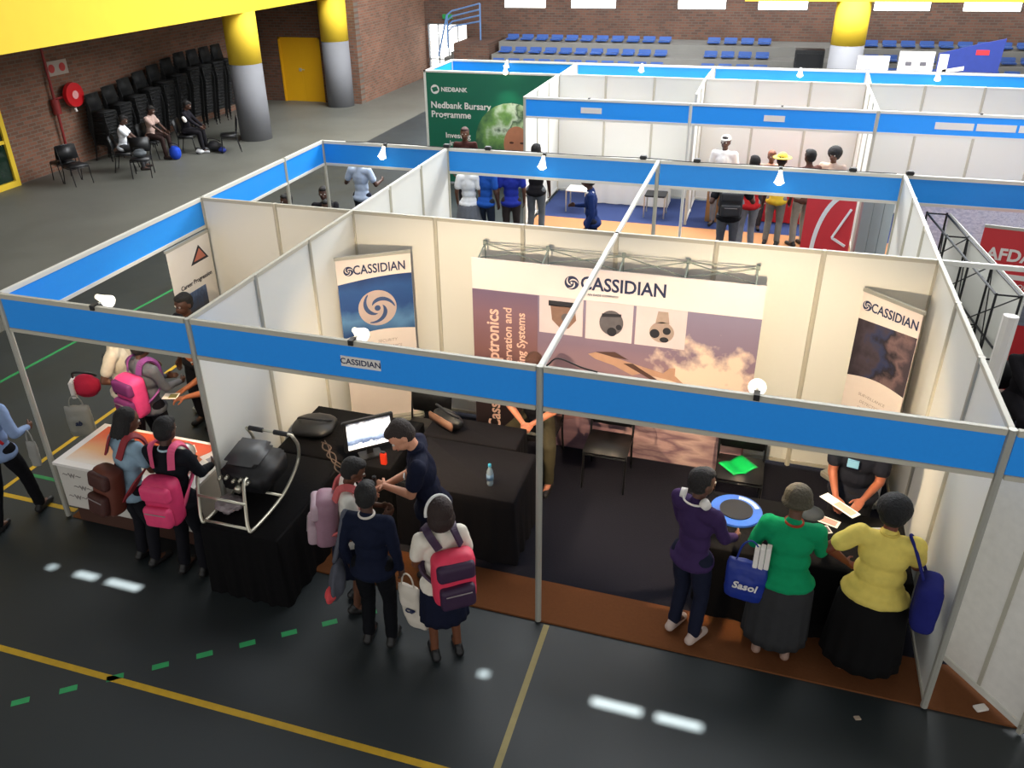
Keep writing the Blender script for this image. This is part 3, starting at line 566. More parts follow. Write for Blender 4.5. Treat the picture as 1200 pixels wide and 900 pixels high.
for k in range(26):
    a = k / 25 * PI * .8 + PI / 2; b = (k + 1) / 25 * PI * .8 + PI / 2
    if k < 25: poly(bm, [(.3 + .5 * math.cos(a), -.024, 1 + 1.0 * math.sin(a)), (.3 + .5 * math.cos(b), -.024, 1 + 1.0 * math.sin(b)), (.3 + .44 * math.cos(b), -.024, 1 + .93 * math.sin(b)), (.3 + .44 * math.cos(a), -.024, 1 + .93 * math.sin(a))])
obj('printed_ring', bm, PRINTW, t); bm = bmesh.new()
for p, q in (((.3, 1.75), (.1, 1.3)), ((.1, 1.3), (.3, 1.22)), ((.3, .9), (.05, .98)), ((.05, .98), (-.06, .6))): tube(bm, [(p[0], -.024, p[1]), (q[0], -.024, q[1])], .022, 4)
obj('printed_star', bm, PRINTW, t); bm = poly(bmesh.new(), [(-.34, -.026, .3), (-.05, -.026, .3), (-.2, -.026, .8), (-.34, -.026, 1.0)]); obj('white_corner', bm, PRINTW, t)
t = empty('grey_display_panel', (6.0, 7.75, 0), 1.0, 'plain grey folding display panel left of the white partition behind the booth', 'display wall')
for k in range(3): obj('leaf', bx(-.5 + k * .33, -.19 + k * .33, -.015, .015, .02, 1.9), mat('panel_grey', (140, 148, 146), .6, 0, .04), t)
# boards leaning behind the second island
t = empty('white_board', (6.75, 20, 0), 0, 'white board standing behind the second island, right of the rear column', 'board'); obj('sheet', bx(-.42, .36, -.02, .02, 0, 2.02), PAPER, t); obj('printed_box', bx(-.2, .15, -.024, -.02, 1.6, 1.8), mat('print_lightgrey', (200, 200, 204), .5), t)
t = empty('white_board', (7.75, 20, 0), 0, 'white board with small grey marks, second behind the second island', 'board'); obj('sheet', bx(-.42, .42, -.02, .02, 0, 2.15), PAPER, t); bm = bx(-.25, -.1, -.025, -.02, 1.8, 1.9); bx(.1, .25, -.025, -.02, 1.8, 1.9, bm); bx(-.25, .2, -.025, -.02, 1.6, 1.66, bm); obj('printed_marks', bm, GRY, t)
t = empty('blue_banner', (9.0, 20, 0), 0, 'dark blue banner with white and red print behind the second island', 'banner'); bm = poly(bmesh.new(), [(-.75, -.02, 0), (.62, -.02, 0), (.72, -.02, 2.5), (.2, -.02, 2.38), (-.75, -.02, 2.12)], .03); obj('sheet', bm, mat('print_darkblue', (38, 54, 126), .5, 0, .15, 6), t)
bm = bx(-.72, -.5, -.026, -.02, 1.55, 2.1); poly(bm, [(-.6, -.026, 1.62), (-.1, -.026, 1.72), (-.1, -.026, 1.82), (-.6, -.026, 1.72)]); obj('printed_marks', bm, PRINTW, t); obj('printed_flag', bx(.1, .4, -.026, -.02, 2.1, 2.22), RED, t)

# ============================================================ FURNITURE
def table(x0, x1, y0, y1, label, clabel, cloth=BLACKC, h=.745, skirt=True, z=.016):
    cx, cy = (x0 + x1) / 2, (y0 + y1) / 2; t = empty('exhibition_table', (cx, cy, z), 0, label, 'table'); a, b = (x1 - x0) / 2 - .015, (y1 - y0) / 2 - .015
    obj('tabletop', bx(-a, a, -b, b, h - .03 - z, h - .006 - z), mat('table_wood', (150, 120, 86), .5), t)
    for sx in (-1, 1):
        for sy in (-1, 1): bm = bmesh.new(); tube(bm, [(sx * (a - .05), sy * (b - .05), 0), (sx * (a - .05), sy * (b - .05), h - .03 - z)], .014, 8); obj('leg', bm, DKMET, t)
    if cloth is None: return t
    bm = bmesh.new(); per = []; A, B = (x1 - x0) / 2, (y1 - y0) / 2; N = 40
    for k in range(4 * N):
        s, u = divmod(k, N); u = u / N; q = [(-A + 2 * A * u, -B), (A, -B + 2 * B * u), (A - 2 * A * u, B), (-A, B - 2 * B * u)][s]; per.append(q)
    rings = []
    for j, zz in enumerate([h, h - .015, h - .1, .4, .2, z + .01]):
        R = []
        for k, (px, py) in enumerate(per):
            f = (h - zz) / h; wv = .014 * f * (math.sin(k * .63) + .6 * math.sin(k * 1.37 + 1)); n = Vector((px / A, py / B)); n = Vector((math.copysign(abs(n.x) ** 8, n.x), math.copysign(abs(n.y) ** 8, n.y))).normalized()
            o_ = (.006 if j else 0) + wv + .02 * f; R.append(bm.verts.new((px + n.x * o_, py + n.y * o_, zz)))
        rings.append(R)
    bm.faces.new(rings[0])
    for a_, b_ in zip(rings, rings[1:]):
        for k in range(4 * N): bm.faces.new((a_[k], a_[(k + 1) % (4 * N)], b_[(k + 1) % (4 * N)], b_[k]))
    tag(obj('tablecloth', bm, cloth, None, True, (cx, cy, 0)), clabel, 'tablecloth')
    return t
table(.09, .84, -.48, .72, 'table hidden under black cloth below the tubular device', 'black cloth on the table carrying the tubular device', z=0.004)
table(.1, 1.32, .76, 1.62, 'table under black cloth carrying the monitor', 'black cloth on the table carrying the monitor')
table(1.46, 2.6, .6, 1.38, 'table under black cloth carrying the water bottle', 'black cloth on the table carrying the water bottle', mat('charcoal_cloth', (22, 20, 23), .85, 0, .1, 30, .1))
table(1.4, 2.38, 1.42, 1.8, 'table under dark cloth behind the bottle table', 'dark cloth on the table with the shoulder bag', MATS['charcoal_cloth'])
table(4.26, 5.86, .5, 1.28, 'table under black cloth in front of the green and yellow tops', 'black cloth on the table with the brochures and blue disc')
# printed table in the left booth
t = empty('printed_counter', (-1.1, .28, .02), 0, 'low counter with orange printed top and white patterned front, left booth', 'counter')
obj('plinth', bx(-.72, .78, -.3, .34, 0, .2), mat('plinth_brown', (70, 40, 28), .7), t); obj('body', bx(-.78, .8, -.34, .36, .2, .7), mat('counter_white', (206, 200, 192), .6, 0, .06), t)
obj('counter_top', bx(-.8, .82, -.36, .38, .7, .73), PAPER, t)
obj('top_print', bx(-.72, .6, -.28, .34, .73, .732), ramp_mat('orange_print', [(0, (226, 216, 204)), (.35, (224, 170, 120)), (.75, (214, 96, 56)), (1, (206, 80, 48))], 'Y', .35, 3), t)
bm = poly(bmesh.new(), [(-.25, 0, 0), (.1, 0, 0), (.1, 0, .16), (-.05, 0, .14)]); o = obj('grey_print', bm, GRY, t, loc=(.05, -.34, .734), rot=(-PI / 2, 0, 0)); o.scale = (1, 1, -1)
k = 0
for zz in (.6, .47, .34):
    for x in (-.62, -.3, .02, .34, .64): text('front_print', '~w~', .12, mat('print_softgrey', (140, 132, 128), .6), t, (x + (.1 if zz == .47 else 0), -.343, zz)); 

def chair_parts(t, fabric=BLACKP, frame=DKMET):
    obj('seat', box(bmesh.new(), (0, 0, .44), (.46, .44, .05), None, .02), fabric, t, True)
    bm = bmesh.new(); box(bm, (0, -.235, .72), (.44, .035, .34), (.16, 0, 0), .015); obj('backrest', bm, fabric, t, True)
    for sx in (-1, 1):
        bm = bmesh.new(); tube(bm, bez([(sx * .22, .24, 0), (sx * .22, .2, .25), (sx * .22, .19, .43)], 4), .012, 8); obj('leg', bm, frame, t, True)
        bm = bmesh.new(); tube(bm, bez([(sx * .22, -.27, 0), (sx * .22, -.2, .3), (sx * .225, -.2, .5), (sx * .225, -.28, .88)], 4), .012, 8); obj('leg', bm, frame, t, True)
    bm = bmesh.new(); tube(bm, [(-.22, -.2, .4), (-.22, .2, .4), (.22, .2, .4), (.22, -.2, .4)], .01, 8, True); obj('under_frame', bm, frame, t, True)
def chair(x, y, rz, label, z=.016, group=None):
    t = empty('chair', (x, y, z), rz, label, 'chair', group); chair_parts(t); return t
BROWNV = mat('dark_vinyl', (40, 32, 28), .4, 0, .1)
chair(3.16, 2.2, PI, 'black chair standing free in front of the wide sky backdrop'); chair(4.5, 2.12, PI, 'black chair with a green folder lying on its seat')
chair(1.2, 1.9, PI, 'black chair with rounded back behind the monitor'); chair(2.36, 2.35, PI, 'black chair under the seated man with clasped hands')
bm = bmesh.new(); n = 8
g = [[bm.verts.new((-.15 + .3 * i / n, -.12 + .24 * j / n, .03 * abs(math.sin((i - n / 2) * .5)) + .004)) for j in range(n + 1)] for i in range(n + 1)]
for i in range(n):
    for j in range(n): bm.faces.new((g[i][j], g[i + 1][j], g[i + 1][j + 1], g[i][j + 1]))
o = obj('green_folder', bm, mat('folder_green', (0, 196, 92), .4), None, True, (4.48, 2.1, .485), (0, 0, .75)); s = o.modifiers.new('s', 'SOLIDIFY'); s.thickness = .004; tag(o, 'bright green folder lying on the seat of a black chair', 'folder')
# stacked chairs along the left wall
me_t = empty('chair_tmp'); chair_parts(me_t); bm = bmesh.new()
for ch in me_t.children: bm.from_mesh(ch.data)
for ch in list(me_t.children): bpy.data.objects.remove(ch)
bpy.data.objects.remove(me_t); STK = bpy.data.meshes.new('stack_chair'); bm.to_mesh(STK); bm.free(); STK.materials.append(mat('stack_black', (15, 15, 16), .75))
SP = [(-12.1, 12.55 + k * .6, 10 + min(6, k), 0) for k in range(10)]
for s, (x, y, n, rz) in enumerate(SP):
    for k in range(n):
        o = link('stacked_chair', STK, None, None, (x + .012 * k, y, k * .088), (0, 0, -PI / 2))
        tag(o, 'black chair, %s up in the %s stack from the left along the brick wall' % (ORD[k], ORD[s]), 'chair', 'chairs in the %s stack along the brick wall' % ORD[s])
chair(-11.75, 10.6, 1.2, 'black chair left of the hose reel carrying a dark bag, wall side', 0); chair(-11.2, 10.4, -1.9, 'black chair nearest the yellow-framed door, turned to the wall', 0)
chair(-10.1, 11.35, -2.6, 'black chair with a checked bag on it before the stacks', 0); chair(-9.45, 14.1, 2.2, 'single black chair beside the thick column', 0)
t = empty('fire_hose_reel', (-12.45, 12.1, 1.72), PI / 2, 'round red fire hose reel mounted on the brick wall', 'hose reel')
RD = mat('hose_red', (200, 22, 30), .35, 0, .05)
bm = bmesh.new(); cone(bm, (0, -.02, 0), (0, -.12, 0), .3, .29, 36); obj('reel_cover', bm, RD, t); bm = disc(bmesh.new(), 0, -.13, 0, .1, .1, .008); obj('hub', bm, mat('hose_label', (230, 160, 160), .5), t)
bm = bmesh.new(); tube(bm, [(.02, 0, -.33), (.02, -.02, -.42)], .03); obj('nozzle', bm, PAPER, t); bm = bx(-.05, .05, 0, .15, -.05, .05); obj('wall_bracket', bm, RD, t)
bm = bmesh.new(); tube(bm, [(-12.48, 11.55, 0), (-12.48, 11.55, 3.6)], .035); tube(bm, [(-12.48, 11.55, 1.7), (-12.48, 11.9, 1.7)], .03); cone(bm, (-12.48, 11.55, 1.35), (-12.48, 11.55, 1.7), .1, .1, 16); tag(obj('red_pipe', bm, mat('pipe_red', (130, 30, 28), .5)), 'red fire water pipe running up the brick wall left of the reel', 'pipe')
t = empty('fire_sign', (-12.58, 11.95, 2.38), PI / 2, 'grey sign plate with two red symbols above the hose reel', 'sign'); obj('plate', bx(-.36, .36, -.02, 0, -.17, .17), mat('plate_grey', (170, 156, 146), .6), t); bm = disc(bmesh.new(), -.17, -.026, 0, .1); disc(bm, .18, -.026, 0, .1); obj('symbols', bm, mat('symbol_red', (176, 52, 50), .6), t)

# monitor
t = empty('monitor', (1.07, .9, .745), .72, 'black flat monitor showing a white and blue image on the black table', 'monitor')
obj('screen_case', box(bmesh.new(), (0, .02, .27), (.5, .04, .34), None, .008), BLACKP, t); obj('stand_foot', box(bmesh.new(), (0, .03, .01), (.22, .16, .02), None, .006), BLACKP, t); obj('stand_neck', box(bmesh.new(), (0, .05, .08), (.06, .03, .14)), BLACKP, t)
SM = ramp_mat('screen_image', [(0, (245, 248, 250)), (.16, (245, 248, 250)), (.2, (60, 80, 120)), (.35, (150, 170, 200)), (.55, (236, 242, 250)), (.8, (235, 240, 250)), (1, (28, 36, 60))], 'Z', .35, 5)
nt = SM.node_tree; b = nt.nodes['Principled BSDF']; nt.links.new([n_ for n_ in nt.nodes if n_.bl_idname == 'ShaderNodeValToRGB'][0].outputs[0], b.inputs['Emission Color']); b.inputs['Emission Strength'].default_value = .9
obj('screen', bx(-.215, .215, -.003, 0, .13, .42), SM, t)
# water bottle
t = empty('water_bottle', (2.32, .8, .745), 0, 'small clear water bottle with blue cap standing on the dark table', 'bottle')
bm = bmesh.new(); prof = [(.0, 0), (.03, .0), (.032, .02), (.03, .07), (.032, .12), (.03, .15), (.014, .19), (.013, .2)]
rg = [[bm.verts.new((r * math.cos(a * PI / 8), r * math.sin(a * PI / 8), z)) for a in range(16)] for r, z in prof[1:]]
bm.faces.new(rg[0][::-1]); bm.faces.new(rg[-1])
for A_, B_ in zip(rg, rg[1:]):
    for k in range(16): bm.faces.new((A_[k], A_[(k + 1) % 16], B_[(k + 1) % 16], B_[k]))
obj('bottle_body', bm, mat('clear_plastic', (205, 222, 226), .1, 0, .02, trans=.6), t, True); bm = bmesh.new(); cone(bm, (0, 0, .06), (0, 0, .12), .0335, .0335, 20); obj('bottle_label', bm, mat('label_blue', (120, 150, 180), .5), t, True); bm = bmesh.new(); cone(bm, (0, 0, .2), (0, 0, .225), .016, .015, 16); obj('cap', bm, mat('cap_blue', (60, 170, 200), .4), t, True)
# shoulder bag, soft bag, can
def sat(name, loc, rz, s, col, label, cat='bag', strap=True, flap=None):
    t = empty(name, loc, rz, label, cat); bm = box(bmesh.new(), (0, 0, s[2] / 2), s, None, min(s) * .25); link('bag_body', bake(bm, sub=1, disp=.02, dscale=.12), col, t)
    if flap: obj('flap', box(bmesh.new(), (0, -s[1] / 2 + .0, s[2] * .55), (s[0] * .86, .03, s[2] * .5), None, .01), flap, t, True)
    if strap: bm = bmesh.new(); tube(bm, bez([(-s[0] * .38, 0, s[2] * .92), (-s[0] * .25, -.05, s[2] * 1.2), (s[0] * .2, -.06, s[2] * 1.15), (s[0] * .42, 0, s[2] * .9)], 6), .013, 8); obj('strap', bm, BLACKP, t, True)
    return t
sat('shoulder_bag', (1.6, 1.62, .745), -.5, (.42, .2, .2), BLACKP, 'black shoulder bag with brown flap on the rear dark table', flap=mat('flap_brown', (120, 84, 66), .6))
sat('soft_case', (.32, 1.15, .745), .2, (.44, .4, .16), BLACKP, 'soft black case lying on the table against the white partition')
t = empty('red_torch', (1.2, .62, 0.0), 0, 'small bright red upright box on the black table near the monitor', 'box'); t.location = (1.24, .82, .745); obj('body', bx(-.03, .03, -.02, .02, 0, .13, None, .006), mat('bright_red', (230, 62, 36), .4), t); obj('cap', bx(-.022, .022, -.015, .015, .13, .145, None, .004), BLACKP, t)
bm = bmesh.new(); random.seed(3)
for k in range(3): tube(bm, bez([(.5 + .03 * math.sin(k * 3 + j * 2.1) + j * .09, .98 - j * .09 + .03 * math.cos(k * 2 + j * 1.7), .757 + .006 * k) for j in range(6)], 5), .006, 6)
tag(obj('cable_bundle', bm, mat('cable_brown', (90, 72, 60), .6), None, True), 'tangled brown cables on the black table between device and monitor', 'cable')
# tubular device
t = empty('tubular_device', (0, 0, 0), 0, 'silver tube frame holding a dark optical device, standing on black cloth', 'device')
t.location = (.3, -.05, .745); O = Vector((.3, -.05, .745))
for s in (0, 1):
    pts = [(.6 - .47 * s, .32, 1.27), (.64 - .47 * s, .34, 1.14), (.62 - .47 * s, .3, .96), (.62 - .47 * s, .0, .82), (.59 - .47 * s, -.4, .77), (.56 - .47 * s, -.45, .79), (.5 - .47 * s, -.36, .95), (.43 - .47 * s, -.24, 1.08), (.42 - .47 * s, -.17, 1.1)]
    bm = bmesh.new(); tube(bm, bez([Vector(p) - O for p in pts], 6), .0155, 12); obj('side_loop', bm, CHROME, t, True)
for p, q in (((.12, -.45, .785), (.56, -.45, .785)), ((.03, -.36, .97), (.5, -.36, .97)), ((.15, .0, .83), (.62, .0, .83)), ((.13, .32, 1.27), (.6, .32, 1.27))):
    bm = bmesh.new(); tube(bm, [Vector(p) - O, Vector(q) - O], .0125, 12); obj('cross_bar', bm, CHROME, t, True)
for a in (.16, .42): bm = bmesh.new(); tube(bm, [Vector((a, .32, 1.27)) - O, Vector((a + .14, .32, 1.27)) - O], .023, 12); obj('grip', bm, BLACKP, t, True)
obj('housing', box(bmesh.new(), (.02, .14, .26), (.44, .46, .24), (0, 0, .05), .04), mat('housing_black', (26, 26, 29), .5), t, True)
bm = box(bmesh.new(), (0.0, .12, .44), (.34, .36, .1), (.1, 0, .05), .045); obj('grey_cover', bm, mat('cover_grey', (74, 74, 76), .45), t, True)
bm = bmesh.new()
for k in range(5): cone(bm, (-.16 + .07 * k, -.1, .3 + .02 * (k % 2)), (-.16 + .07 * k, -.15, .3 + .02 * (k % 2)), .018, .014, 12)
cone(bm, (.02, -.16, .22), (.02, -.1, .24), .035, .035, 16); obj('connectors', bm, CHROME, t, True); bm = bmesh.new(); tube(bm, bez([(-.2, .0, .3), (-.3, .1, .2), (-.25, .25, .1), (-.1, .3, .05)], 6), .012, 8); obj('lead', bm, BLACKP, t, True)
t = empty('crumpled_bag', (.2, -.2, .745), .3, 'crumpled pale plastic bag lying inside the silver tube frame', 'plastic bag'); bm = bmesh.new(); ell(bm, (0, 0, .05), (.13, .12, .055)); link('bag_body', bake(bm, .012, 0, .06, .05), mat('pale_plastic', (150, 138, 140), .4), t)
# items on the right table
t = empty('blue_disc_display', (4.5, 1.03, .745), 0, 'round blue disc lying on the black table beside the purple top', 'disc'); bm = bmesh.new(); cone(bm, (0, 0, 0), (0, 0, .02), .22, .22, 40); obj('disc_plate', bm, mat('disc_blue', (48, 96, 190), .3, 0, .3, 5), t); bm = bmesh.new(); cone(bm, (0, 0, .02), (0, 0, .03), .14, .14, 36); obj('disc_centre', bm, BLACKP, t)
bm = bmesh.new()
for k in range(9):
    a, b = .35 + k * .13, .35 + k * .13 + .12; v = [bm.verts.new((r * math.cos(q), r * math.sin(q), .0215)) for r, q in ((.165, a), (.165, b), (.205, b), (.205, a))]; bm.faces.new(v)
obj('disc_text_band', bm, mat('band_pale', (170, 190, 225), .5), t)
def sheet(name, x, y, z, sx, sy, rz, col, label, cat='brochure', th=.004):
    t = empty(name, (x, y, z), rz, label, cat); obj('pages', bx(-sx / 2, sx / 2, -sy / 2, sy / 2, 0, th, None, .001), PAPER, t); obj('printed_picture', bx(-sx * .1, sx * .42, -sy * .36, sy * .36, th, th + .0008), col, t)
sheet('brochure', 5.22, 1.13, .746, .26, .1, -.35, mat('brochure_pink', (196, 150, 140), .5), 'long pale brochure on the table right of the green-topped woman')
sheet('brochure', 5.6, 1.05, .746, .2, .15, .3, mat('brochure_rose', (176, 140, 150), .5), 'pale brochure lying before the yellow-topped woman')
sheet('leaflet', 5.2, .98, .746, .15, .1, .4, GRY, 'small dark and white leaflet beside the green-topped woman', 'leaflet')
sheet('leaflet', 5.1, .88, .746, .12, .1, -.2, PRINTN, 'small dark leaflet nearest the green-topped woman', 'leaflet')
tag(obj('cap', ell(bmesh.new(), (5.12, 1.18, .75), (.11, .1, .055)), mat('cap_grey', (54, 60, 66), .8), None, True), 'dark grey cap lying on the table edge by the standing man', 'cap') 
# second island furniture
WT = mat('white_cloth', (236, 232, 226), .7, 0, .02)
table(.9, 2.5, 11.9, 12.4, 'long table behind the person in blue, second island', 'white cloth on the long table behind the person in blue', WT)
for x, n in ((.75, 'left'), (2.35, 'right')):
    t = empty('clear_chair', (x, 11.35, .016), PI, 'pale tube-framed chair in the second island, %s one' % n, 'chair'); bm = box(bmesh.new(), (0, 0, .44), (.42, .42, .03), None, .01); obj('seat', bm, PAPER if n == 'left' else DKMET, t)
    bm = box(bmesh.new(), (0, -.21, .7), (.4, .03, .2), None, .01); obj('backrest', bm, DKMET, t)
    for sx in (-.2, .2):
        for sy in (-.2, .2): bm = bmesh.new(); tube(bm, [(sx, sy, 0), (sx, sy, .44)], .014, 8); obj('leg', bm, CHROME, t)
table(4.4, 5.3, 11.5, 12.1, 'table in the second island behind the grey-trousered visitors', 'red cloth on the table behind the visitors', mat('red_cloth', (196, 30, 40), .7))
tag(obj('cardboard_box', bx(3.35, 3.65, 11.2, 11.5, .016, .95, None, .01), mat('cardboard', (176, 130, 84), .8)), 'tall brown cardboard box in the second island left of the backpack man', 'box')

# ============================================================ PEOPLE
def cmat(c, rough=.85): return mat('cloth_%d_%d_%d' % tuple(c), c, rough, 0, .14, 18, .15)
def smat(c): return mat('skin_%d_%d_%d' % tuple(c), c, .55, 0, .06, 10)
def ik(S, T, l1, l2, pole):
    d = T - S; D = min(d.length, (l1 + l2) * .995); u = d.normalized(); T = S + u * D
    a = (l1 * l1 - l2 * l2 + D * D) / (2 * D); h = math.sqrt(max(0, l1 * l1 - a * a)); p = pole - u * pole.dot(u); p.normalize()
    return S + u * a + p * h, T
def hand(bm, w, d, n, side, k=1, curl=.4):
    """palm, five fingers; n = palm normal, d = finger direction, side = +1 when the thumb lies towards d x n"""
    d = d.normalized(); n = (n - d * n.dot(d)).normalized(); l = d.cross(n)
    for i in range(4):
        o = (1.5 - i) * .019 * side * k
        b = w + d * (.082 - abs(i - 1) * .004) * k + l * o
        caps(bm, w + d * .012 * k + l * o * .7, b, .0145 * k, .0125 * k, 8)
        L = (.07, .078, .072, .056)[i] * k; p = b; a = 0; r = .0098 * k
        for j, f in enumerate((.45, .31, .24)):
            a += curl * (1, 1.25, .9)[j]; q = p + (d * math.cos(a) + n * math.sin(a)) * L * f; caps(bm, p, q, r, r * .92, 8); p = q; r *= .92
    b = w + d * .02 * k + l * .028 * side * k; q = b + (d * .62 + l * side * .62 + n * .45).normalized() * .042 * k; e = q + (d * .85 + l * side * .15 + n * .5).normalized() * .032 * k
    caps(bm, w + d * .01 * k, b, .014 * k, .0135 * k, 8); caps(bm, b, q, .0135 * k, .0105 * k, 8); caps(bm, q, e, .0105 * k, .009 * k, 8)
def person(label, loc, deg, H=1.65, w=1.0, skin=(92, 58, 42), top=('short', (200, 200, 200)), bottom=('trousers', (24, 26, 34)), shoes=(22, 20, 20), hair=('short', (18, 14, 13)),
           lean=0, twist=0, side=0, head=(0, 0), LH=None, RH=None, Lp=None, Rp=None, Ln=None, Rn=None, Ld=None, Rd=None, sit=0, step=.0, vox=.0085, female=False, curl=.4, pole=None, group=None, knees=.1, bust=True):
    x, y, z = loc; P = empty('person', (x, y, z), math.radians(deg), label, 'person', group)
    sk = smat(skin); h = H; hipz = .52 * h if not sit else sit + .07 * h; dz = hipz - .52 * h
    R = Euler((-lean, side, twist), 'YXZ').to_matrix(); HP = Vector((0, 0, .53 * h + dz))
    def T(px, py, pz): return HP + R @ (Vector((px * h, py * h, pz * h + dz)) - HP)
    sw = (.098 if female else .108) * (1 + (w - 1) * .45); hw = .052 * (1 + (w - 1) * .5)
    # joints
    hips = [HP + Vector((s * hw * h, 0, -.01 * h)) for s in (-1, 1)]
    if sit:
        knee = [v + Vector((s * knees * h * .5, .235 * h, .0)) for v, s in zip(hips, (-1, 1))]; knee = [Vector((k.x, k.y, sit + .04 * h)) for k in knee]
        ank = [Vector((k.x, k.y + .02 * h, .05 * h)) for k in knee]
    else:
        ank = [Vector((s * (hw + .01) * h, (step if s > 0 else -step) * h, .045 * h)) for s in (-1, 1)]
        knee = [ik(a, b, .245 * h, .235 * h, Vector((0, 1, 0)))[0] for a, b in zip(hips, ank)]
    sh = [T(s * sw, -.005, .805) for s in (-1, 1)]
    tg = []; el = []
    for i, (s, t_, pl) in enumerate(((-1, LH, Lp), (1, RH, Rp))):
        t_ = Vector(t_) if t_ is not None else sh[i] + Vector((s * .035 * h, .03 * h, -.305 * h))
        pl = Vector(pl) if pl is not None else Vector((s * .4, -.6, -.9)); e, t2 = ik(sh[i], t_, .168 * h, .15 * h, pl); el.append(e); tg.append(t2)
    fat = 1 + (w - 1) * 1.0
    def torso(bm, g):
        ell(bm, T(0, -.004, .535), ((.088 * fat) * h + g, .064 * fat * h + g, .06 * h + g), R, 18); ell(bm, T(0, .003, .62), ((.076 * fat) * h + g, .055 * fat * h + g, .08 * h + g), R, 18)
        ell(bm, T(0, 0, .72), ((.088 * (fat + 1) / 2) * h + g, .06 * (fat + 1) / 2 * h + g, .09 * h + g), R, 18)
        caps(bm, T(-sw + .02, -.006, .795), T(sw - .02, -.006, .795), .036 * h + g, .036 * h + g, 14); caps(bm, T(0, -.006, .74), T(0, -.005, .81), .058 * h + g, .04 * h + g, 14)
        if female and bust:
            for s in (-1, 1): ell(bm, T(s * .04 * fat, .048 * fat, .725), .034 * h * fat + g * .5, None, 12)
    af = .5 + .5 * fat
    def arms(bm, g, fore=True, up=1.0):
        for i in (0, 1):
            if up < 1: m_ = sh[i].lerp(el[i], up); caps(bm, sh[i], m_, .031 * af * h + g, .028 * af * h + g * 1.3, 12)
            else: caps(bm, sh[i], el[i], .03 * af * h + g, .023 * af * h + g, 12)
            if fore: caps(bm, el[i], el[i].lerp(tg[i], .93 if g else 1), .023 * af * h + g, .0145 * h + g, 12)
    def legs(bm, g, low=1.0):
        for i in (0, 1):
            caps(bm, hips[i], knee[i], .05 * (.6 + .4 * fat) * h + g, .031 * h + g, 14)
            e = knee[i].lerp(ank[i], low); caps(bm, knee[i], e, .031 * h + g, .022 * h + g * 1.3, 14)
    NB = T(0, .0, .835); HR = R @ Euler((head[1], 0, head[0]), 'ZXY').to_matrix(); HC0 = T(0, .008, .868)
    HS = 1.1
    def hd(px, py, pz): return HC0 + HR @ (Vector((px, py, pz - .868)) * h * HS)
    bm = bmesh.new(); torso(bm, -.004 * h); arms(bm, 0); legs(bm, -.003)
    caps(bm, T(0, -.006, .815), hd(0, -.004, .885), .031 * h, .03 * h, 14)
    ell(bm, hd(0, -.002, .938), (.045 * h * HS, .054 * h * HS, .053 * h * HS), HR, 20); ell(bm, hd(0, .014, .905), (.035 * h * HS, .04 * h * HS, .038 * h * HS), HR, 16); ell(bm, hd(0, .028, .884), (.016 * h * HS, .015 * h * HS, .012 * h * HS), HR, 10)
    caps(bm, hd(0, .05, .925), hd(0, .06, .91), .006 * h * HS, .009 * h * HS, 8); ell(bm, hd(0, .044, .943), (.03 * h * HS, .008 * h * HS, .006 * h * HS), HR, 10); ell(bm, hd(0, .05, .894), (.014 * h * HS, .006 * h * HS, .006 * h * HS), HR, 10)
    for s in (-1, 1): ell(bm, hd(s * .045, -.004, .92), (.006 * h * HS, .011 * h * HS, .017 * h * HS), HR, 8)
    for i, (s, dd, nn) in enumerate(((-1, Ld, Ln), (1, Rd, Rn))):
        d = Vector(dd) if dd is not None else (tg[i] - el[i]); n = Vector(nn) if nn is not None else Vector((-s, .25, 0)); dn = d.normalized(); nn2 = (n - dn * n.dot(dn)).normalized(); l = dn.cross(nn2)
        # thumb towards forward/up
        thumb = 1 if l.dot(Vector((0, .7, .7))) > 0 else -1
        hand(bm, tg[i], d, n, thumb, h / 1.7, curl)
    for i in (0, 1): caps(bm, ank[i], Vector((ank[i].x, ank[i].y + .07 * h, .022 * h)), .02 * h, .018 * h, 10)
    BD = link('body', bake(bm, vox, 3), sk, P)
    # face details
    for s in (-1, 1):
        bm = bmesh.new(); ell(bm, hd(s * .018, .0475, .9305), .0068 * h, None, 10); ey = obj('eye', bm, mat('eye_white', (210, 204, 196), .3), BD, True)
        bm = bmesh.new(); ell(bm, hd(s * .018, .053, .9305), .0034 * h, None, 8); obj('pupil', bm, PRINTK, ey, True)
    bm = bmesh.new(); ell(bm, hd(0, .056, .894), (.013 * h, .003 * h, .0035 * h), HR, 10); obj('mouth', bm, mat('lips_%d' % skin[0], tuple(int(v * .8) if i else min(255, int(v * .95)) for i, v in enumerate(skin)), .4), P, True)
    # clothes
    V2 = max(vox * 1.35, .011)
    if top:
        bm = bmesh.new(); torso(bm, .011); cm = cmat(top[1])
        if not female or len(top) > 2: ell(bm, T(0, 0, .505), (0.092 * fat * h + .04, .068 * fat * h + .04, .055 * h), R, 18)
        if top[0] == 'long': arms(bm, .011)
        elif top[0] == 'short': arms(bm, .014, False, .62)
        else: arms(bm, .012, False, .2)
        caps(bm, T(0, -.008, .81), T(0, -.006, .835), .04 * h, .037 * h, 14)
        link('blazer' if top[0] == 'long' and sum(top[1]) < 150 else ('sweater' if top[0] == 'long' else 'shirt'), bake(bm, V2, 3, .016, .09), cm, P)
        if len(top) > 3: bm = bmesh.new(); tube(bm, [T(.036 * math.cos(a), -.004 + .036 * math.sin(a), .842) for a in [k * PI / 10 for k in range(20)]], .011 * h / 1.6, 8, True); obj('collar', bm, cmat(top[3]), P, True)
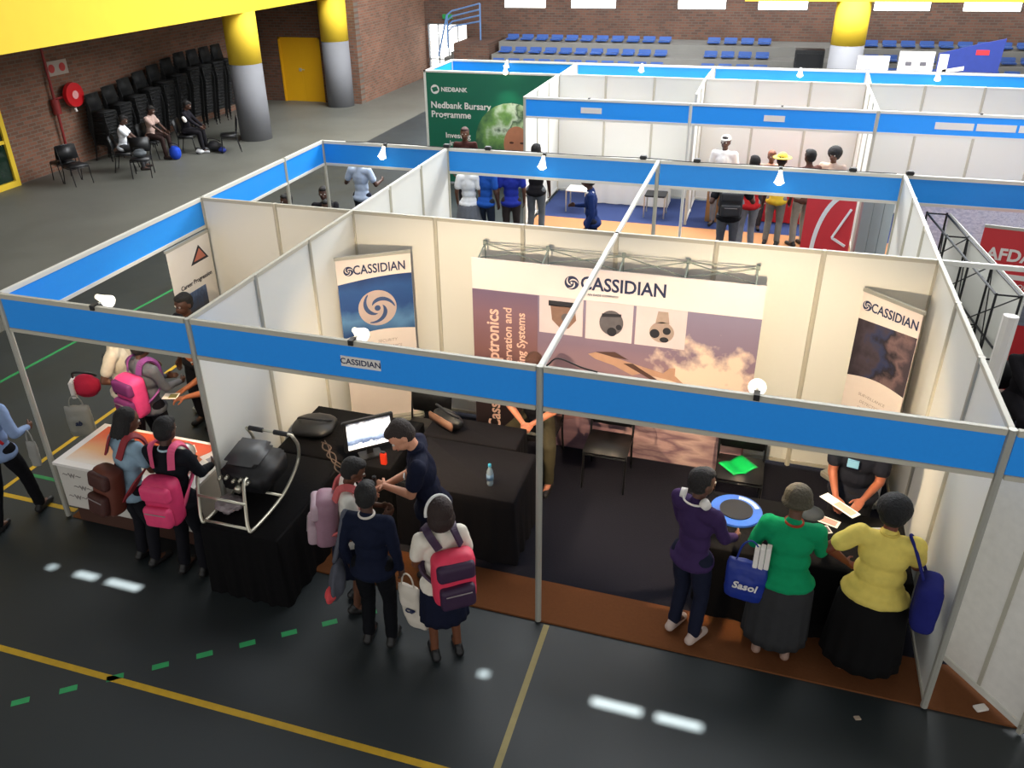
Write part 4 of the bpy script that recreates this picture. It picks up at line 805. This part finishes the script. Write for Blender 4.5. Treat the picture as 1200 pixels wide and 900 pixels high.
    if bottom[0] in ('trousers', 'shorts'):
        bm = bmesh.new(); ell(bm, HP + Vector((0, 0, 0)), (.088 * fat * h + .008, .064 * fat * h + .008, .05 * h), None, 18); legs(bm, .013, .93 if bottom[0] == 'trousers' else .1); link('trousers', bake(bm, V2, 3, .014, .1), cmat(bottom[1]), P)
    else:
        hem = bottom[2] * h; zt = .555 * h; bm = bmesh.new(); rings = []; NS = 72
        for j in range(9):
            u = j / 8; zz = zt + (hem - zt) * u; rr = [.07 * fat * h + .01, .09 * fat * h + .014][j > 0] if j < 2 else (.1 * fat * h + .018) + (bottom[3] if len(bottom) > 3 else .05) * (u ** 1.0) * h
            rings.append([bm.verts.new((rr * math.cos(a) * 1.0 * (1 + .035 * u * math.sin(a * 14)), rr * math.sin(a) * .82 * (1 + .035 * u * math.sin(a * 14)) + R[2][1] * 0, zz)) for a in [k * 2 * PI / NS for k in range(NS)]])
        bm.faces.new(rings[0]); bm.faces.new(rings[-1][::-1])
        for A_, B_ in zip(rings, rings[1:]):
            for k in range(NS): bm.faces.new((A_[k], A_[(k + 1) % NS], B_[(k + 1) % NS], B_[k]))
        obj('skirt', bm, cmat(bottom[1]), P, True)
    for i, s in ((0, -1), (1, 1)):
        a = ank[i]; bm = bmesh.new(); caps(bm, (a.x, a.y - .03 * h, .026 * h), (a.x + s * .006, a.y + .085 * h, .02 * h), .025 * h, .021 * h, 12); ell(bm, (a.x, a.y - .01 * h, .045 * h), (.024 * h, .03 * h, .028 * h), None, 10)
        link('shoe', bake(bm, .009, 2), mat('shoe_%d_%d' % (shoes[0], shoes[2]), shoes, .5), P)
    # hair
    if hair:
        k, c = hair[:2]; bm = bmesh.new(); hm = mat('hair_%d_%d' % (c[0], c[2]), c, .75, 0, .3, 60, .5)
        if k == 'short': ell(bm, hd(0, -.013, .945), (.0485 * h * HS, .053 * h * HS, .054 * h * HS), HR, 18); ell(bm, hd(0, -.02, .918), (.044 * h * HS, .042 * h * HS, .038 * h * HS), HR, 14); ell(bm, hd(0, .012, .972), (.038 * h * HS, .04 * h * HS, .022 * h * HS), HR, 14)
        if k == 'bob': ell(bm, hd(0, -.014, .945), (.062 * h * HS, .066 * h * HS, .064 * h * HS), HR, 18); ell(bm, hd(0, -.026, .905), (.066 * h * HS, .056 * h * HS, .062 * h * HS), HR, 16)
        if k == 'afro': ell(bm, hd(0, -.015, .95), (.07 * h * HS, .07 * h * HS, .066 * h * HS), HR, 18); ell(bm, hd(0, -.025, .92), (.056 * h * HS, .05 * h * HS, .05 * h * HS), HR, 14)
        if k == 'braids':
            ell(bm, hd(0, -.014, .945), (.05 * h * HS, .056 * h * HS, .056 * h * HS), HR, 18)
            for j in range(9): a = PI + PI * j / 8; caps(bm, hd(.045 * math.cos(a), -.012 + .045 * math.sin(a), .93), hd(.055 * math.cos(a), -.014 + .055 * math.sin(a), .85), .012 * h * HS, .009 * h * HS, 8)
        if k == 'beanie': ell(bm, hd(0, -.006, .952), (.06 * h * HS, .067 * h * HS, .06 * h * HS), HR, 18); tube(bm, [hd(.056 * math.cos(a), -.006 + .062 * math.sin(a), .93 + .008 * math.sin(a)) for a in [q * PI / 10 for q in range(20)]], .011 * h * HS, 8, True)
        link('knitted_hat' if k == 'beanie' else 'hair', bake(bm, .009, 2, .008, .02), hm, P)
        if len(hair) > 2:
            hc = mat('hat_%d_%d' % (hair[2][0], hair[2][2]), hair[2], .7); bm = bmesh.new()
            if k == 'band': pass
            if hair[3] == 'cap': ell(bm, hd(0, -.006, .962), (.054 * h, .062 * h, .042 * h), HR, 16); cone(bm, hd(0, .055, .955), hd(0, .056, .958), .04 * h, .04 * h, 16); link('hat', bake(bm, .01, 2), hc, P)
            if hair[3] == 'brim': ell(bm, hd(0, -.004, .97), (.052 * h, .06 * h, .04 * h), HR, 16); cone(bm, hd(0, -.004, .955), hd(0, -.004, .962), .1 * h, .095 * h, 24); link('hat', bake(bm, .01, 2), hc, P)
            if hair[3] == 'band': tube(bm, [hd(.066 * math.cos(a), -.008 + .012 * math.sin(a), .935 + .074 * math.sin(a)) for a in [q * PI / 12 for q in range(13)]], .008 * h, 8); obj('headband', bm, hc, P, True)
    P['_T'] = 0; del P['_T']
    return P, T, R, tg
def rbox(c, s, b, disp=.01):
    bm = box(bmesh.new(), c, s); bmesh.ops.bevel(bm, geom=list(bm.edges), offset=b, segments=4, affect='EDGES', profile=.5); bmesh.ops.subdivide_edges(bm, edges=[e for e in bm.edges if e.calc_length() > .08], cuts=4, use_grid_fill=True); return bake(bm, disp=disp, dscale=.12)
def backpack(P, T, R, H, c1, c2, label, strap=None, wide=1.0, low=0, pocket=True, offx=0, back=.0):
    """hangs on a person's back: its own thing at the same place"""
    t = empty('backpack', P.location, P.rotation_euler.z, label, 'backpack'); c = T(offx / H, (-.066 - back) , .7 - low); E_ = R
    o = Vector((0, 0, 0)); m1, m2 = cmat(c1, .6), cmat(c2, .6); sm = cmat(strap or c2, .7)
    b = link('main_bag', rbox((0, 0, 0), (.33 * wide, .19, .46), .07, .02), m1, t, c + R @ Vector((0, -.07, -.04)), R.to_euler()); fp = t
    if pocket:
        fp = link('front_pocket', rbox((0, 0, 0), (.27 * wide, .09, .2), .035), m2, t, c + R @ Vector((0, -.18, -.14)), R.to_euler())
        link('top_pocket', rbox((0, 0, 0), (.29 * wide, .09, .15), .035), m2, t, c + R @ Vector((0, -.155, .08)), R.to_euler())
    bm = bmesh.new(); tube(bm, [c + R @ Vector((-.1, -.228, -.09)), c + R @ Vector((.1, -.228, -.09))], .005, 6); obj('zip', bm, cmat((150, 140, 140)), t)
    for s in (-1, 1):
        q = [T(s * .055 + offx / H, -.07, .80 - low * .5), T(s * .062, -.045, .858), T(s * .066, .02, .862), T(s * .068, .075, .79), T(s * .085, .06, .68), T(s * .1, -.02, .62), T(s * .08 + offx / H, -.08, .61 - low)]
        bm = bmesh.new(); pts = bez(q, 5); rings = []
        for i, p in enumerate(pts):
            a = pts[max(0, i - 1)]; b_ = pts[min(len(pts) - 1, i + 1)]; tt = (b_ - a).normalized(); ctr = T(0, 0, .74); nrm = (p - ctr); nrm -= tt * nrm.dot(tt); nrm.normalize(); sd = tt.cross(nrm)
            rings.append([bm.verts.new(p + sd * u * .03 + nrm * v * .009) for u, v in ((-1, -1), (1, -1), (1, 1), (-1, 1))])
        for A_, B_ in zip(rings, rings[1:]):
            for k in range(4): bm.faces.new((A_[k], A_[(k + 1) % 4], B_[(k + 1) % 4], B_[k]))
        bm.faces.new(rings[0][::-1]); bm.faces.new(rings[-1]); obj('shoulder_strap', bm, sm, t)
    return t
def held_bag(P, loc, rz, s, col, label, txt=None, handle=None, name='plastic_bag', cat='bag', tcol=None, lean=(0, 0)):
    """bag hanging from loc (world), top edge at loc"""
    t = empty(name, loc, rz, label, cat); bm = bmesh.new(); a, b, c = s; n = 6
    pr = [(1.0, .3, -0.0), (1.02, .7, -.12), (1.05, 1, -.4), (1.05, 1, -.75), (.95, .8, -.95), (.8, .4, -1.0)]; rg = []
    for fx, fy, fz in pr: rg.append([bm.verts.new((a / 2 * fx * math.copysign(abs(math.cos(q)) ** .6, math.cos(q)) + lean[0] * fz * -1, b / 2 * fy * math.copysign(abs(math.sin(q)) ** .6, math.sin(q)), c * fz)) for q in [k * PI / 12 for k in range(24)]])
    bm.faces.new(rg[0]); bm.faces.new(rg[-1][::-1])
    for A_, B_ in zip(rg, rg[1:]):
        for k in range(24): bm.faces.new((A_[k], A_[(k + 1) % 24], B_[(k + 1) % 24], B_[k]))
    link('bag_body', bake(bm, .014, 1, .02, .09), col, t)
    bm = bmesh.new()
    hh = handle or .12
    tube(bm, bez([(-a * .3, 0, -.01), (-a * .2, 0, hh * .7), (0, 0, hh), (a * .2, 0, hh * .7), (a * .3, 0, -.01)], 5), .007, 6); obj('handle', bm, col, t, True)
    if txt: text('print', txt, s[0] * .3, tcol or PRINTN, t, (lean[0] * .5, -b / 2 - .012, -c * .5), th=.003, bold=.002, shear=.2)
    return t
DK = (72, 44, 32); DK2 = (96, 60, 42); LT = (206, 146, 116)
CS = .018  # carpet top
# --- man in navy polo, looking down
P, T, R, tg = person('man in navy polo shirt looking down at his clasped hands beside the monitor', (2.02, .14, CS), 112, 1.8, 1.08, LT, ('short', (22, 26, 46), 1, (22, 26, 46)), ('trousers', (26, 28, 40)), (26, 22, 22), ('short', (40, 30, 26)), lean=.2, head=(.25, -.55),
    LH=(-.01, .39, 1.15), RH=(.03, .4, 1.12), Ln=(.6, .2, -.5), Rn=(-.8, .1, -.3), Ld=(.7, .9, -.2), Rd=(-.7, .9, -.1), vox=.0065, curl=.75)
obj('shirt_logo', box(bmesh.new(), T(-.06, .075, .745), (.07, .01, .02), R), PRINTW, P)
t = empty('hand_tool', (0, 0, 0), 0, 'small dark device held by the man in the navy polo', 'device'); t.location = P.matrix_basis @ Vector((0, .47, 1.17)); obj('body', box(bmesh.new(), (0, 0, .03), (.035, .035, .13), (.3, .2, 0), .008), BLACKP, t)
# --- girl with pink-white backpack
P, T, R, tg = person('girl in white shirt and dark skirt facing right with a dusty pink backpack', (1.42, -.28, .006), -62, 1.55, .95, DK2, ('short', (226, 222, 212), 1, (226, 222, 212)), ('skirt', (22, 26, 44), .3, .02), hair=('short', (20, 16, 15)), female=True, lean=.1, head=(.1, -.3),
    LH=(-.07, .3, 1.0), RH=(.07, .3, .99), Ln=(1, 0, 0), Rn=(-1, 0, 0), vox=.007)
backpack(P, T, R, 1.55, (150, 112, 128), (176, 150, 160), 'dusty pink and mauve backpack worn by the girl facing right', (196, 92, 92), .9, .04)
# --- pupil in dark navy, back to the viewer
P, T, R, tg = person('pupil in dark navy jumper and white collar, back to viewer, holding a white bag', (1.8, -.6, .006), 6, 1.6, 1.04, DK, ('long', (18, 24, 44), 1, (214, 206, 196)), ('trousers', (12, 13, 18)), hair=('short', (16, 13, 12)), female=True, head=(.1, -.15), vox=.008,
    RH=(.22, .06, .72))
wp = P.matrix_basis @ Vector((.26, .05, .62)); held_bag(P, wp, -.15, (.2, .1, .42), mat('white_plastic', (216, 206, 192), .4), 'white plastic bag with small dark print held by the pupil in navy', 'CIP', lean=(.08, 0))
t = empty('shoulder_bag', P.location, P.rotation_euler.z, 'grey shoulder backpack with a coral patch hanging left of the navy pupil', 'bag'); bm = box(bmesh.new(), (0, 0, 0), (.14, .24, .42), (0, .12, 0), .05); link('bag_body', bake(bm, sub=1, disp=.015), cmat((84, 86, 96)), t, (-.3, -.04, .66))
bm = box(bmesh.new(), (0, 0, 0), (.1, .2, .16), None, .03); link('patch_pocket', bake(bm, sub=1), cmat((214, 80, 84)), t, (-.34, -.09, .56)); bm = bmesh.new(); tube(bm, bez([(-.3, -.05, .86), (-.23, -.06, 1.1), (-.18, -.02, 1.34), (-.2, .08, 1.2), (-.28, .06, .86)], 5), .02, 8); obj('strap', bm, cmat((84, 86, 96)), t, True)
# --- girl with pink and purple backpack
P, T, R, tg = person('girl in white shirt with white headband, back to viewer, at the brown strip', (2.38, -.57, .006), 36, 1.55, 1.02, (104, 60, 36), ('short', (226, 218, 204), 1), ('skirt', (20, 24, 44), .29, .015), (20, 18, 20), ('bob', (40, 24, 20), (226, 224, 220), 'band'), female=True, head=(.35, -.1), vox=.007,
    LH=(-.12, .26, .98), RH=(.16, .2, .95))
backpack(P, T, R, 1.55, (222, 52, 84), (52, 28, 58), 'bright pink and dark purple backpack on the girl with headband', (52, 28, 58), 1.0, .045, offx=.05)
# --- left group front
P, T, R, tg = person('pupil in black blazer, back to viewer, with pink straps over both shoulders', (-.22, -.33, .006), 4, 1.66, 1.02, DK, ('long', (20, 22, 28), 1, (176, 204, 214)), ('trousers', (20, 20, 26)), hair=('short', (15, 12, 12)), head=(0, -.25), vox=.008, LH=(-.13, .32, 1.02), RH=(.15, .34, 1.0))
backpack(P, T, R, 1.66, (206, 50, 100), (222, 62, 112), 'hot pink backpack with dark flap on the blazer pupil', (222, 84, 126), .95, .09)
obj('blazer_vent', box(bmesh.new(), (0, -.14, .8), (.01, .01, .2)), BLACKC, P)
P, T, R, tg = person('pupil in pale blue shirt with a brown bag on the back, leaning over the counter', (-.74, -.32, .006), -14, 1.62, .95, DK2, ('short', (140, 166, 184), 1, (140, 166, 184)), ('trousers', (22, 22, 28)), hair=('braids', (20, 16, 15)), female=True, lean=.15, head=(-.3, -.2), vox=.008, LH=(-.12, .34, .95), RH=(.13, .34, .93))
backpack(P, T, R, 1.62, (96, 44, 28), (66, 30, 24), 'brown and dark red backpack on the blue-shirted pupil', (140, 36, 44), .85, .12, offx=-.05)
# --- left group behind the counter
P, T, R, tg = person('pupil in grey top with purple backpack straps, standing behind the counter', (-1.56, 1.0, .006), -14, 1.62, 1, DK, ('long', (96, 98, 106), 1), ('trousers', (20, 18, 24)), hair=('short', (15, 12, 12)), head=(0, -.3), vox=.009, LH=(-.12, .32, 1.0), RH=(.12, .32, 1.0))
backpack(P, T, R, 1.62, (224, 66, 132), (112, 40, 100), 'pink and purple backpack at the far end of the printed counter', (120, 52, 120), 1.0, .03)
P, T, R, tg = person('person in cream shirt with dark print at the far left of the counter', (-2.06, 1.2, .006), -60, 1.66, 1.02, DK2, ('short', (218, 208, 188), 1), ('trousers', (40, 28, 32)), hair=('short', (18, 14, 13)), head=(-.2, -.2), vox=.009, LH=(-.15, .3, 1.05), RH=(.2, .1, 1.0))
text('shirt_print', 'Get\nConnected', .05, PRINTK, P, T(-.02, -.09, .74) , (PI / 2, 0, 0), th=.002)
t = sat('sports_bag', (-2.36, .98, .82), .5, (.3, .2, .28), cmat((188, 42, 70)), 'dark pink and cream bag carried by the person in cream'); obj('side_panel', box(bmesh.new(), (-.13, 0, .13), (.05, .16, .2), None, .01), PAPER, t)
held_bag(None, (-2.36, .78, .82), .4, (.26, .1, .38), mat('clear_bag', (156, 156, 148), .35), 'pale plastic bag with dark print hanging below the pink bag', 'ab')
P, T, R, tg = person('man in black shirt bending forward over papers behind the counter', (-.74, 1.66, .006), 138, 1.72, 1.08, (150, 84, 48), ('short', (20, 20, 24), 1), ('trousers', (24, 24, 28)), hair=None, lean=.8, head=(0, -.1), vox=.008, LH=(-.1, .72, .96), RH=(.14, .7, .92), Ln=(0, 0, -1), Rn=(0, 0, -1))
o = P.matrix_basis @ Vector((.04, .84, .95)); sheet('booklet', o.x, o.y, o.z - .01, .16, .12, .3, mat('booklet_olive', (120, 112, 60), .5), 'small pale booklet held by the bending man in black', 'booklet')
P, T, R, tg = person('person with black hair standing right in front of the white banner, head above fascia', (-1.68, 1.98, .006), 170, 1.7, .98, DK, ('short', (30, 30, 36), 1), ('trousers', (24, 24, 30)), hair=('short', (14, 11, 11)), head=(0, -.1), vox=.009)
for i, (x, y, rz, c) in enumerate(((-.55, .12, .2, (176, 130, 120)), (-.42, .42, -.5, (150, 150, 156)), (-.75, .45, .8, (206, 180, 160)))): sheet('leaflet', x, y, .752, .21, .15, rz, mat('leaf_%d' % i, c, .5), 'leaflet lying on the printed counter, ' + ('nearest the front', 'furthest right', 'furthest back')[i], 'leaflet')
t = empty('silver_ball', (-.62, .3, .752), 0, 'shiny silver helmet between the two pupils on the counter', 'helmet'); bm = bmesh.new(); ell(bm, (0, 0, .1), (.1, .11, .1), None, 24); obj('shell', bm, mat('silver_shell', (190, 190, 190), .2, .6), t, True)
# --- walker at left edge
P, T, R, tg = person('person in light blue shirt and black trousers walking out at the left edge', (-2.42, -.2, .006), 12, 1.66, 1.04, DK2, ('long', (128, 148, 184), 1, (210, 206, 196)), ('trousers', (18, 18, 22)), hair=('short', (18, 14, 13)), step=.12, vox=.008, RH=(.22, .22, 1.0))
t = empty('red_lanyard', P.location, P.rotation_euler.z, 'red strap over the shoulder of the walker at the left edge', 'strap'); bm = bmesh.new(); tube(bm, bez([T(-.09, -.02, .84), T(-.04, -.078, .8), T(.05, -.078, .7), T(.1, -.05, .6)], 5), .014, 8); obj('strap', bm, cmat((176, 40, 48)), t, True)
o = P.matrix_basis @ Vector((.3, .1, .92)); held_bag(None, o, .3, (.1, .05, .3), mat('dull_paper', (150, 148, 142), .7), 'pale paper bundle under the arm of the walker at the left')
t = sat('small_bag', (-2.55, -.42, .68), .2, (.16, .14, .22), cmat((214, 58, 104)), 'small pink bag at the very left picture edge', strap=True)
# --- seated man, clasped hands
P, T, R, tg = person('seated man in black shirt and khaki shorts with clasped hands in his lap', (2.36, 2.28, CS), 178, 1.76, 1.05, (206, 128, 96), ('short', (22, 22, 28), 1), ('trousers', (66, 60, 44)), (30, 26, 24), ('short', (84, 50, 36)), sit=.44, lean=.12, head=(0, -.2), vox=.0065, LH=(-.045, .34, .7), RH=(.045, .34, .7), Ln=(.7, 0, -.6), Rn=(-.7, 0, -.6), Ld=(.35, .9, -.3), Rd=(-.35, .9, -.3), knees=.2, curl=.7, Lp=(-1, -.3, 0), Rp=(1, -.3, 0))
# --- staff right
P, T, R, tg = person('man in dark polo with blue badge holding papers behind the right table', (5.45, 1.47, CS), 168, 1.66, 1.15, (140, 78, 54), ('short', (24, 26, 36), 1), ('trousers', (26, 26, 30)), hair=('short', (18, 14, 13)), lean=.1, head=(.1, -.4), vox=.007, LH=(-.1, .32, .98), RH=(.1, .34, .96), Ln=(.4, 0, -1), Rn=(-.4, 0, -1))
obj('badge', box(bmesh.new(), T(.02, .085, .745), (.09, .012, .08), R), mat('badge_blue', (120, 170, 200), .4), P)
o = P.matrix_basis @ Vector((.05, .45, .965)); sheet('booklet', o.x, o.y, o.z, .34, .1, -.75, mat('booklet_beige', (190, 160, 140), .5), 'long pale booklet in the hands of the man with the badge', 'booklet')
# --- visitors at right table
P, T, R, tg = person('person in purple shirt and dark trousers with pale sneakers, beside the right table', (4.2, .2, CS), -32, 1.66, 1.0, (96, 62, 48), ('long', (58, 40, 80), 1), ('trousers', (26, 30, 48)), (190, 170, 160), ('short', (22, 17, 16)), head=(-.35, -.1), vox=.007, LH=(-.1, .3, 1.0), RH=(.16, .32, .96))
t = empty('headphones', P.location, P.rotation_euler.z, 'white cup-shaped headphones hanging round the neck of the purple top', 'headphones')
for s in (-1, 1): bm = bmesh.new(); c = T(s * .055, -.03, .865); d = Vector((s, -.5, .1)).normalized(); cone(bm, c - d * .01, c + d * .035, .042, .036, 20); obj('ear_cup', bm, PAPER, t, True)
bm = bmesh.new(); tube(bm, [T(.058 * math.cos(a), -.02 + .055 * math.sin(a), .86) for a in [PI + q * PI / 12 for q in range(13)]], .008, 8); obj('neck_band', bm, PAPER, t, True)
P, T, R, tg = person('woman in green long-sleeved top and grey pleated skirt wearing an olive knitted hat', (4.9, .22, CS), -4, 1.58, 1.32, DK2, ('long', (14, 142, 92), 1), ('skirt', (50, 50, 52), .13, .015), (150, 120, 106), ('beanie', (66, 60, 44)), female=True, lean=.06, head=(-.15, -.2), vox=.008, LH=(-.22, .3, 1.02), RH=(.2, .34, .96))
obj('collar', tube(bmesh.new(), [T(.04 * math.cos(a), -.004 + .045 * math.sin(a), .836) for a in [k * PI / 10 for k in range(20)]], .01, 8, True), cmat((150, 60, 40)), P, True)
o = P.matrix_basis @ Vector((-.27, -.1, .95)); t = held_bag(None, o, -.1, (.3, .16, .36), mat('bag_blue', (18, 44, 136), .5, 0, .1), 'blue drawstring bag with white script on the green-topped woman\'s arm', 'Sasol', handle=.2, name='drawstring_bag', tcol=PRINTW)
for i, dx in enumerate((-.0, .04, .08)): obj('rolled_paper', box(bmesh.new(), (.05 + dx, .0, .06 + i * .012), (.036, .07, .2), None, .004), PAPER, t)
P, T, R, tg = person('woman in yellow polo shirt and long black skirt, left hand on hip', (5.55, .24, CS), -8, 1.6, 1.42, (110, 52, 34), ('short', (226, 204, 104), 1, (214, 190, 92)), ('skirt', (14, 13, 14), .1, .03), (150, 96, 60), ('afro', (13, 11, 11)), female=True, lean=.08, head=(-.1, -.3), vox=.008, LH=(-.23, .1, .93), Lp=(-1, -.35, -.15), Ln=(.8, .4, 0), Ld=(.5, .5, -.6), RH=(.2, .36, .98))
t = empty('navy_handbag', P.location, P.rotation_euler.z, 'navy blue handbag on the right side of the yellow-topped woman', 'handbag'); link('bag_body', rbox((0, 0, 0), (.17, .3, .42), .07, .02), cmat((34, 38, 110)), t, (.33, -.1, .92))
bm = bmesh.new(); tube(bm, bez([(.3, -.13, 1.05), T(.12, -.05, .8), T(.085, -.01, .852), T(.11, .05, .8), (.32, .05, 1.02)], 6), .012, 8); obj('strap', bm, cmat((34, 38, 110)), t, True)
# ============ aisle and background people (smaller in view)
bg = dict(vox=.012)
P, T, R, tg = person('person in blue and white jacket and dark trousers walking in the rear aisle', (1.72, 8.1, 0), 100, 1.68, 1, DK, ('long', (26, 44, 92), 1), ('trousers', (24, 28, 44)), lean=.1, step=.08, RH=(.16, .3, 1.1), **bg); obj('white_yoke', box(bmesh.new(), T(0, -.0, .825), (.2, .13, .03), R, .01), PAPER, P)
P, T, R, tg = person('man in black shirt and grey trousers with a black backpack in the rear aisle', (3.88, 8.9, 0), 5, 1.74, 1.1, DK, ('short', (26, 26, 30), 1), ('trousers', (92, 94, 100)), hair=('short', (20, 16, 15)), LH=(-.34, .1, 1.25), RH=(.34, .2, 1.3), **bg); backpack(P, T, R, 1.74, (30, 30, 34), (40, 40, 44), 'black backpack on the man in the rear aisle', (30, 30, 34), 1.15)
for i, (x, y, d, tc, bc, hr, lb) in enumerate((
    (4.18, 9.7, 20, (190, 40, 44), (130, 130, 134), ('short', (22, 18, 16)), 'person in red top and grey trousers right of the backpack man'),
    (4.62, 10.12, -10, (226, 192, 60), (130, 126, 118), ('short', (22, 18, 16), (230, 200, 70), 'brim'), 'person in yellow top and yellow hat under the brightest lamp'),
    (5.08, 10.2, 35, (92, 60, 52), (150, 140, 126), ('short', (24, 18, 16)), 'person in brown top and beige trousers in front of the red display'),
    (5.5, 10.75, 160, (200, 176, 160), (70, 70, 76), ('afro', (20, 16, 15)), 'person whose dark head shows right of the yellow hat'),
    (3.6, 11.05, 170, (228, 226, 222), (120, 124, 130), ('short', (40, 32, 28), (236, 230, 216), 'cap'), 'person in white top and white cap in the second island'),
    (4.45, 11.0, 190, (200, 150, 130), (60, 60, 66), ('short', (120, 70, 50)), 'person with a low brown head between white cap and yellow hat'),
    (-2.72, 8.5, 0, (176, 190, 214), (30, 34, 48), ('short', (22, 18, 16)), 'person in pale blue shirt with white sleeves beyond the left booth'),
    (-.68, 8.7, 10, (230, 230, 230), (110, 112, 118), ('short', (20, 16, 15)), 'person in white shirt and grey skirt left of the blue-vested one'),
    (-.38, 8.75, -10, (36, 84, 170), (40, 46, 60), ('short', (20, 16, 15)), 'person in blue vest in the aisle, second from the partition'),
    (0.06, 8.9, 15, (38, 52, 150), (60, 52, 50), ('short', (20, 16, 15)), 'person in dark blue top in the aisle, third from the partition'),
    (.36, 9.5, 0, (30, 28, 30), (110, 112, 114), ('short', (22, 18, 17)), 'person in black top and grey trousers before the green wall'),
    (-1.45, 10.7, 190, (70, 40, 36), (50, 46, 50), ('short', (60, 34, 28)), 'person whose head shows against the lettering of the green wall'))):
    sl = 'short' if i not in (3, 5, 11) else 'long'
    kw = dict(bg)
    if i == 6: kw.update(LH=(-.3, .25, 1.15), RH=(.3, .25, 1.12))
    bt = ('skirt', bc, .3, .04) if i == 7 else ('trousers', bc)
    P, T, R, tg = person(lb, (x, y, 0.02 if y > 9.98 else 0), d, (1.72, 1.66, 1.74, 1.66, 1.72, 1.5, 1.68, 1.62, 1.66, 1.66, 1.76, 1.7)[i], 1, DK2 if i % 2 else DK, (sl, tc, 1), bt, hair=hr, female=(i == 7), **kw)
for i, (x, y, d, tc) in enumerate(((-3.2, 6.7, 150, (36, 44, 84)), (-2.8, 7.25, 200, (30, 28, 32)), (-2.38, 6.6, 170, (34, 40, 70)))):
    n = ('left', 'middle', 'right')[i]
    chair(x, y, math.radians(d), 'black chair beyond the left fascia under the %s seated person' % n, 0)
    person('seated person in dark clothes beyond the left fascia, %s of three' % n, (x, y + .0, 0), d, 1.66, 1, DK, ('long', tc, 1), ('trousers', (26, 26, 34)), hair=('short', (15, 12, 12)), sit=.47, LH=Vector((-.1, .4, .62)), RH=Vector((.1, .4, .62)), vox=.012)
# students on chairs by the wall
for i, (x, y, d, tc, bc, lb) in enumerate(((-11.05, 13.0, -80, (176, 150, 140), (48, 34, 32), 'student in striped top sitting in front of the chair stacks'), (-10.5, 13.75, -70, (26, 24, 30), (26, 24, 28), 'student in black jacket with white stripes sitting before the stacks'), (-10.9, 11.75, -60, (226, 228, 234), (40, 40, 44), 'student in white top sitting left of the two others before the stacks'))):
    chair(x, y, math.radians(d), 'black chair under the ' + ('striped', 'black-jacketed', 'white-topped')[i] + ' student by the stacks', 0)
    P, T, R, tg = person(lb, (x, y, 0), d, 1.6, 1, DK, ('long' if i == 1 else 'short', tc, 1), ('trousers', bc), (200, 200, 205) if i == 1 else (40, 30, 28), sit=.47, lean=.15, head=(0, -.3), LH=(-.1, .42, .66), RH=(.1, .42, .66), vox=.013)
    if i == 1:
        for s in (-1, 1): bm = bmesh.new(); caps(bm, T(s * .13, .0, .745), T(s * .15, .03, .71), .05, .046, 10); obj('sleeve_stripe', bm, PAPER, P)
sat('blue_bag', (-10.35, 12.95, 0), .5, (.3, .2, .36), cmat((36, 70, 180)), 'blue bag on the floor between the two seated students'); sat('dark_bag', (-9.85, 13.95, 0), .2, (.44, .3, .3), cmat((30, 30, 34)), 'dark bag on the floor right of the black-jacketed student')
sat('white_bag', (-10.1, 13.62, 0), .1, (.22, .14, .14), cmat((220, 220, 222)), 'small white bag on the floor before the black-jacketed student'); sat('checked_bag', (-10.1, 11.35, .46), .3, (.34, .26, .2), cmat((90, 94, 98)), 'grey checked bag on the black chair before the stacks')
sat('grey_bag', (-11.72, 10.62, .46), .3, (.3, .24, .22), cmat((70, 64, 70)), 'dark grey bag on the chair beside the hose reel')
sat('small_blue_bag', (-9.55, 13.85, 0), .1, (.22, .16, .16), cmat((44, 56, 130)), 'small dark blue bag left of the single chair by the column')
# right neighbouring booth
P, T, R, tg = person('person in black jacket seated at the right edge beyond the partition', (7.35, 4.2, CS), 200, 1.66, 1.1, DK2, ('long', (26, 24, 28), 1), ('trousers', (30, 28, 32)), hair=('short', (20, 16, 15)), sit=.45, LH=(-.1, .4, .66), RH=(.1, .42, .66), vox=.012); chair(7.35, 4.2, math.radians(200), 'black chair under the seated person beyond the right partition')
P, T, R, tg = person('person in dark clothes standing beside the red banner at the right edge', (7.9, 5.85, CS), 150, 1.72, 1, DK, ('long', (30, 34, 56), 1), ('trousers', (28, 28, 34)), hair=('short', (20, 16, 15)), vox=.012)
table(6.75, 7.5, 2.1, 2.9, 'small table beyond the right partition', 'dark cloth on the small table beyond the right partition')
t = empty('white_stand', (6.72, 3.15, .016), .1, 'narrow white tapered stand beyond the right partition', 'stand'); bm = bmesh.new(); cone(bm, (0, 0, 0), (.06, .1, 1.9), .05, .07, 8); obj('stand_body', bm, PAPER, t)
bpy.data.scenes.remove(TMP)
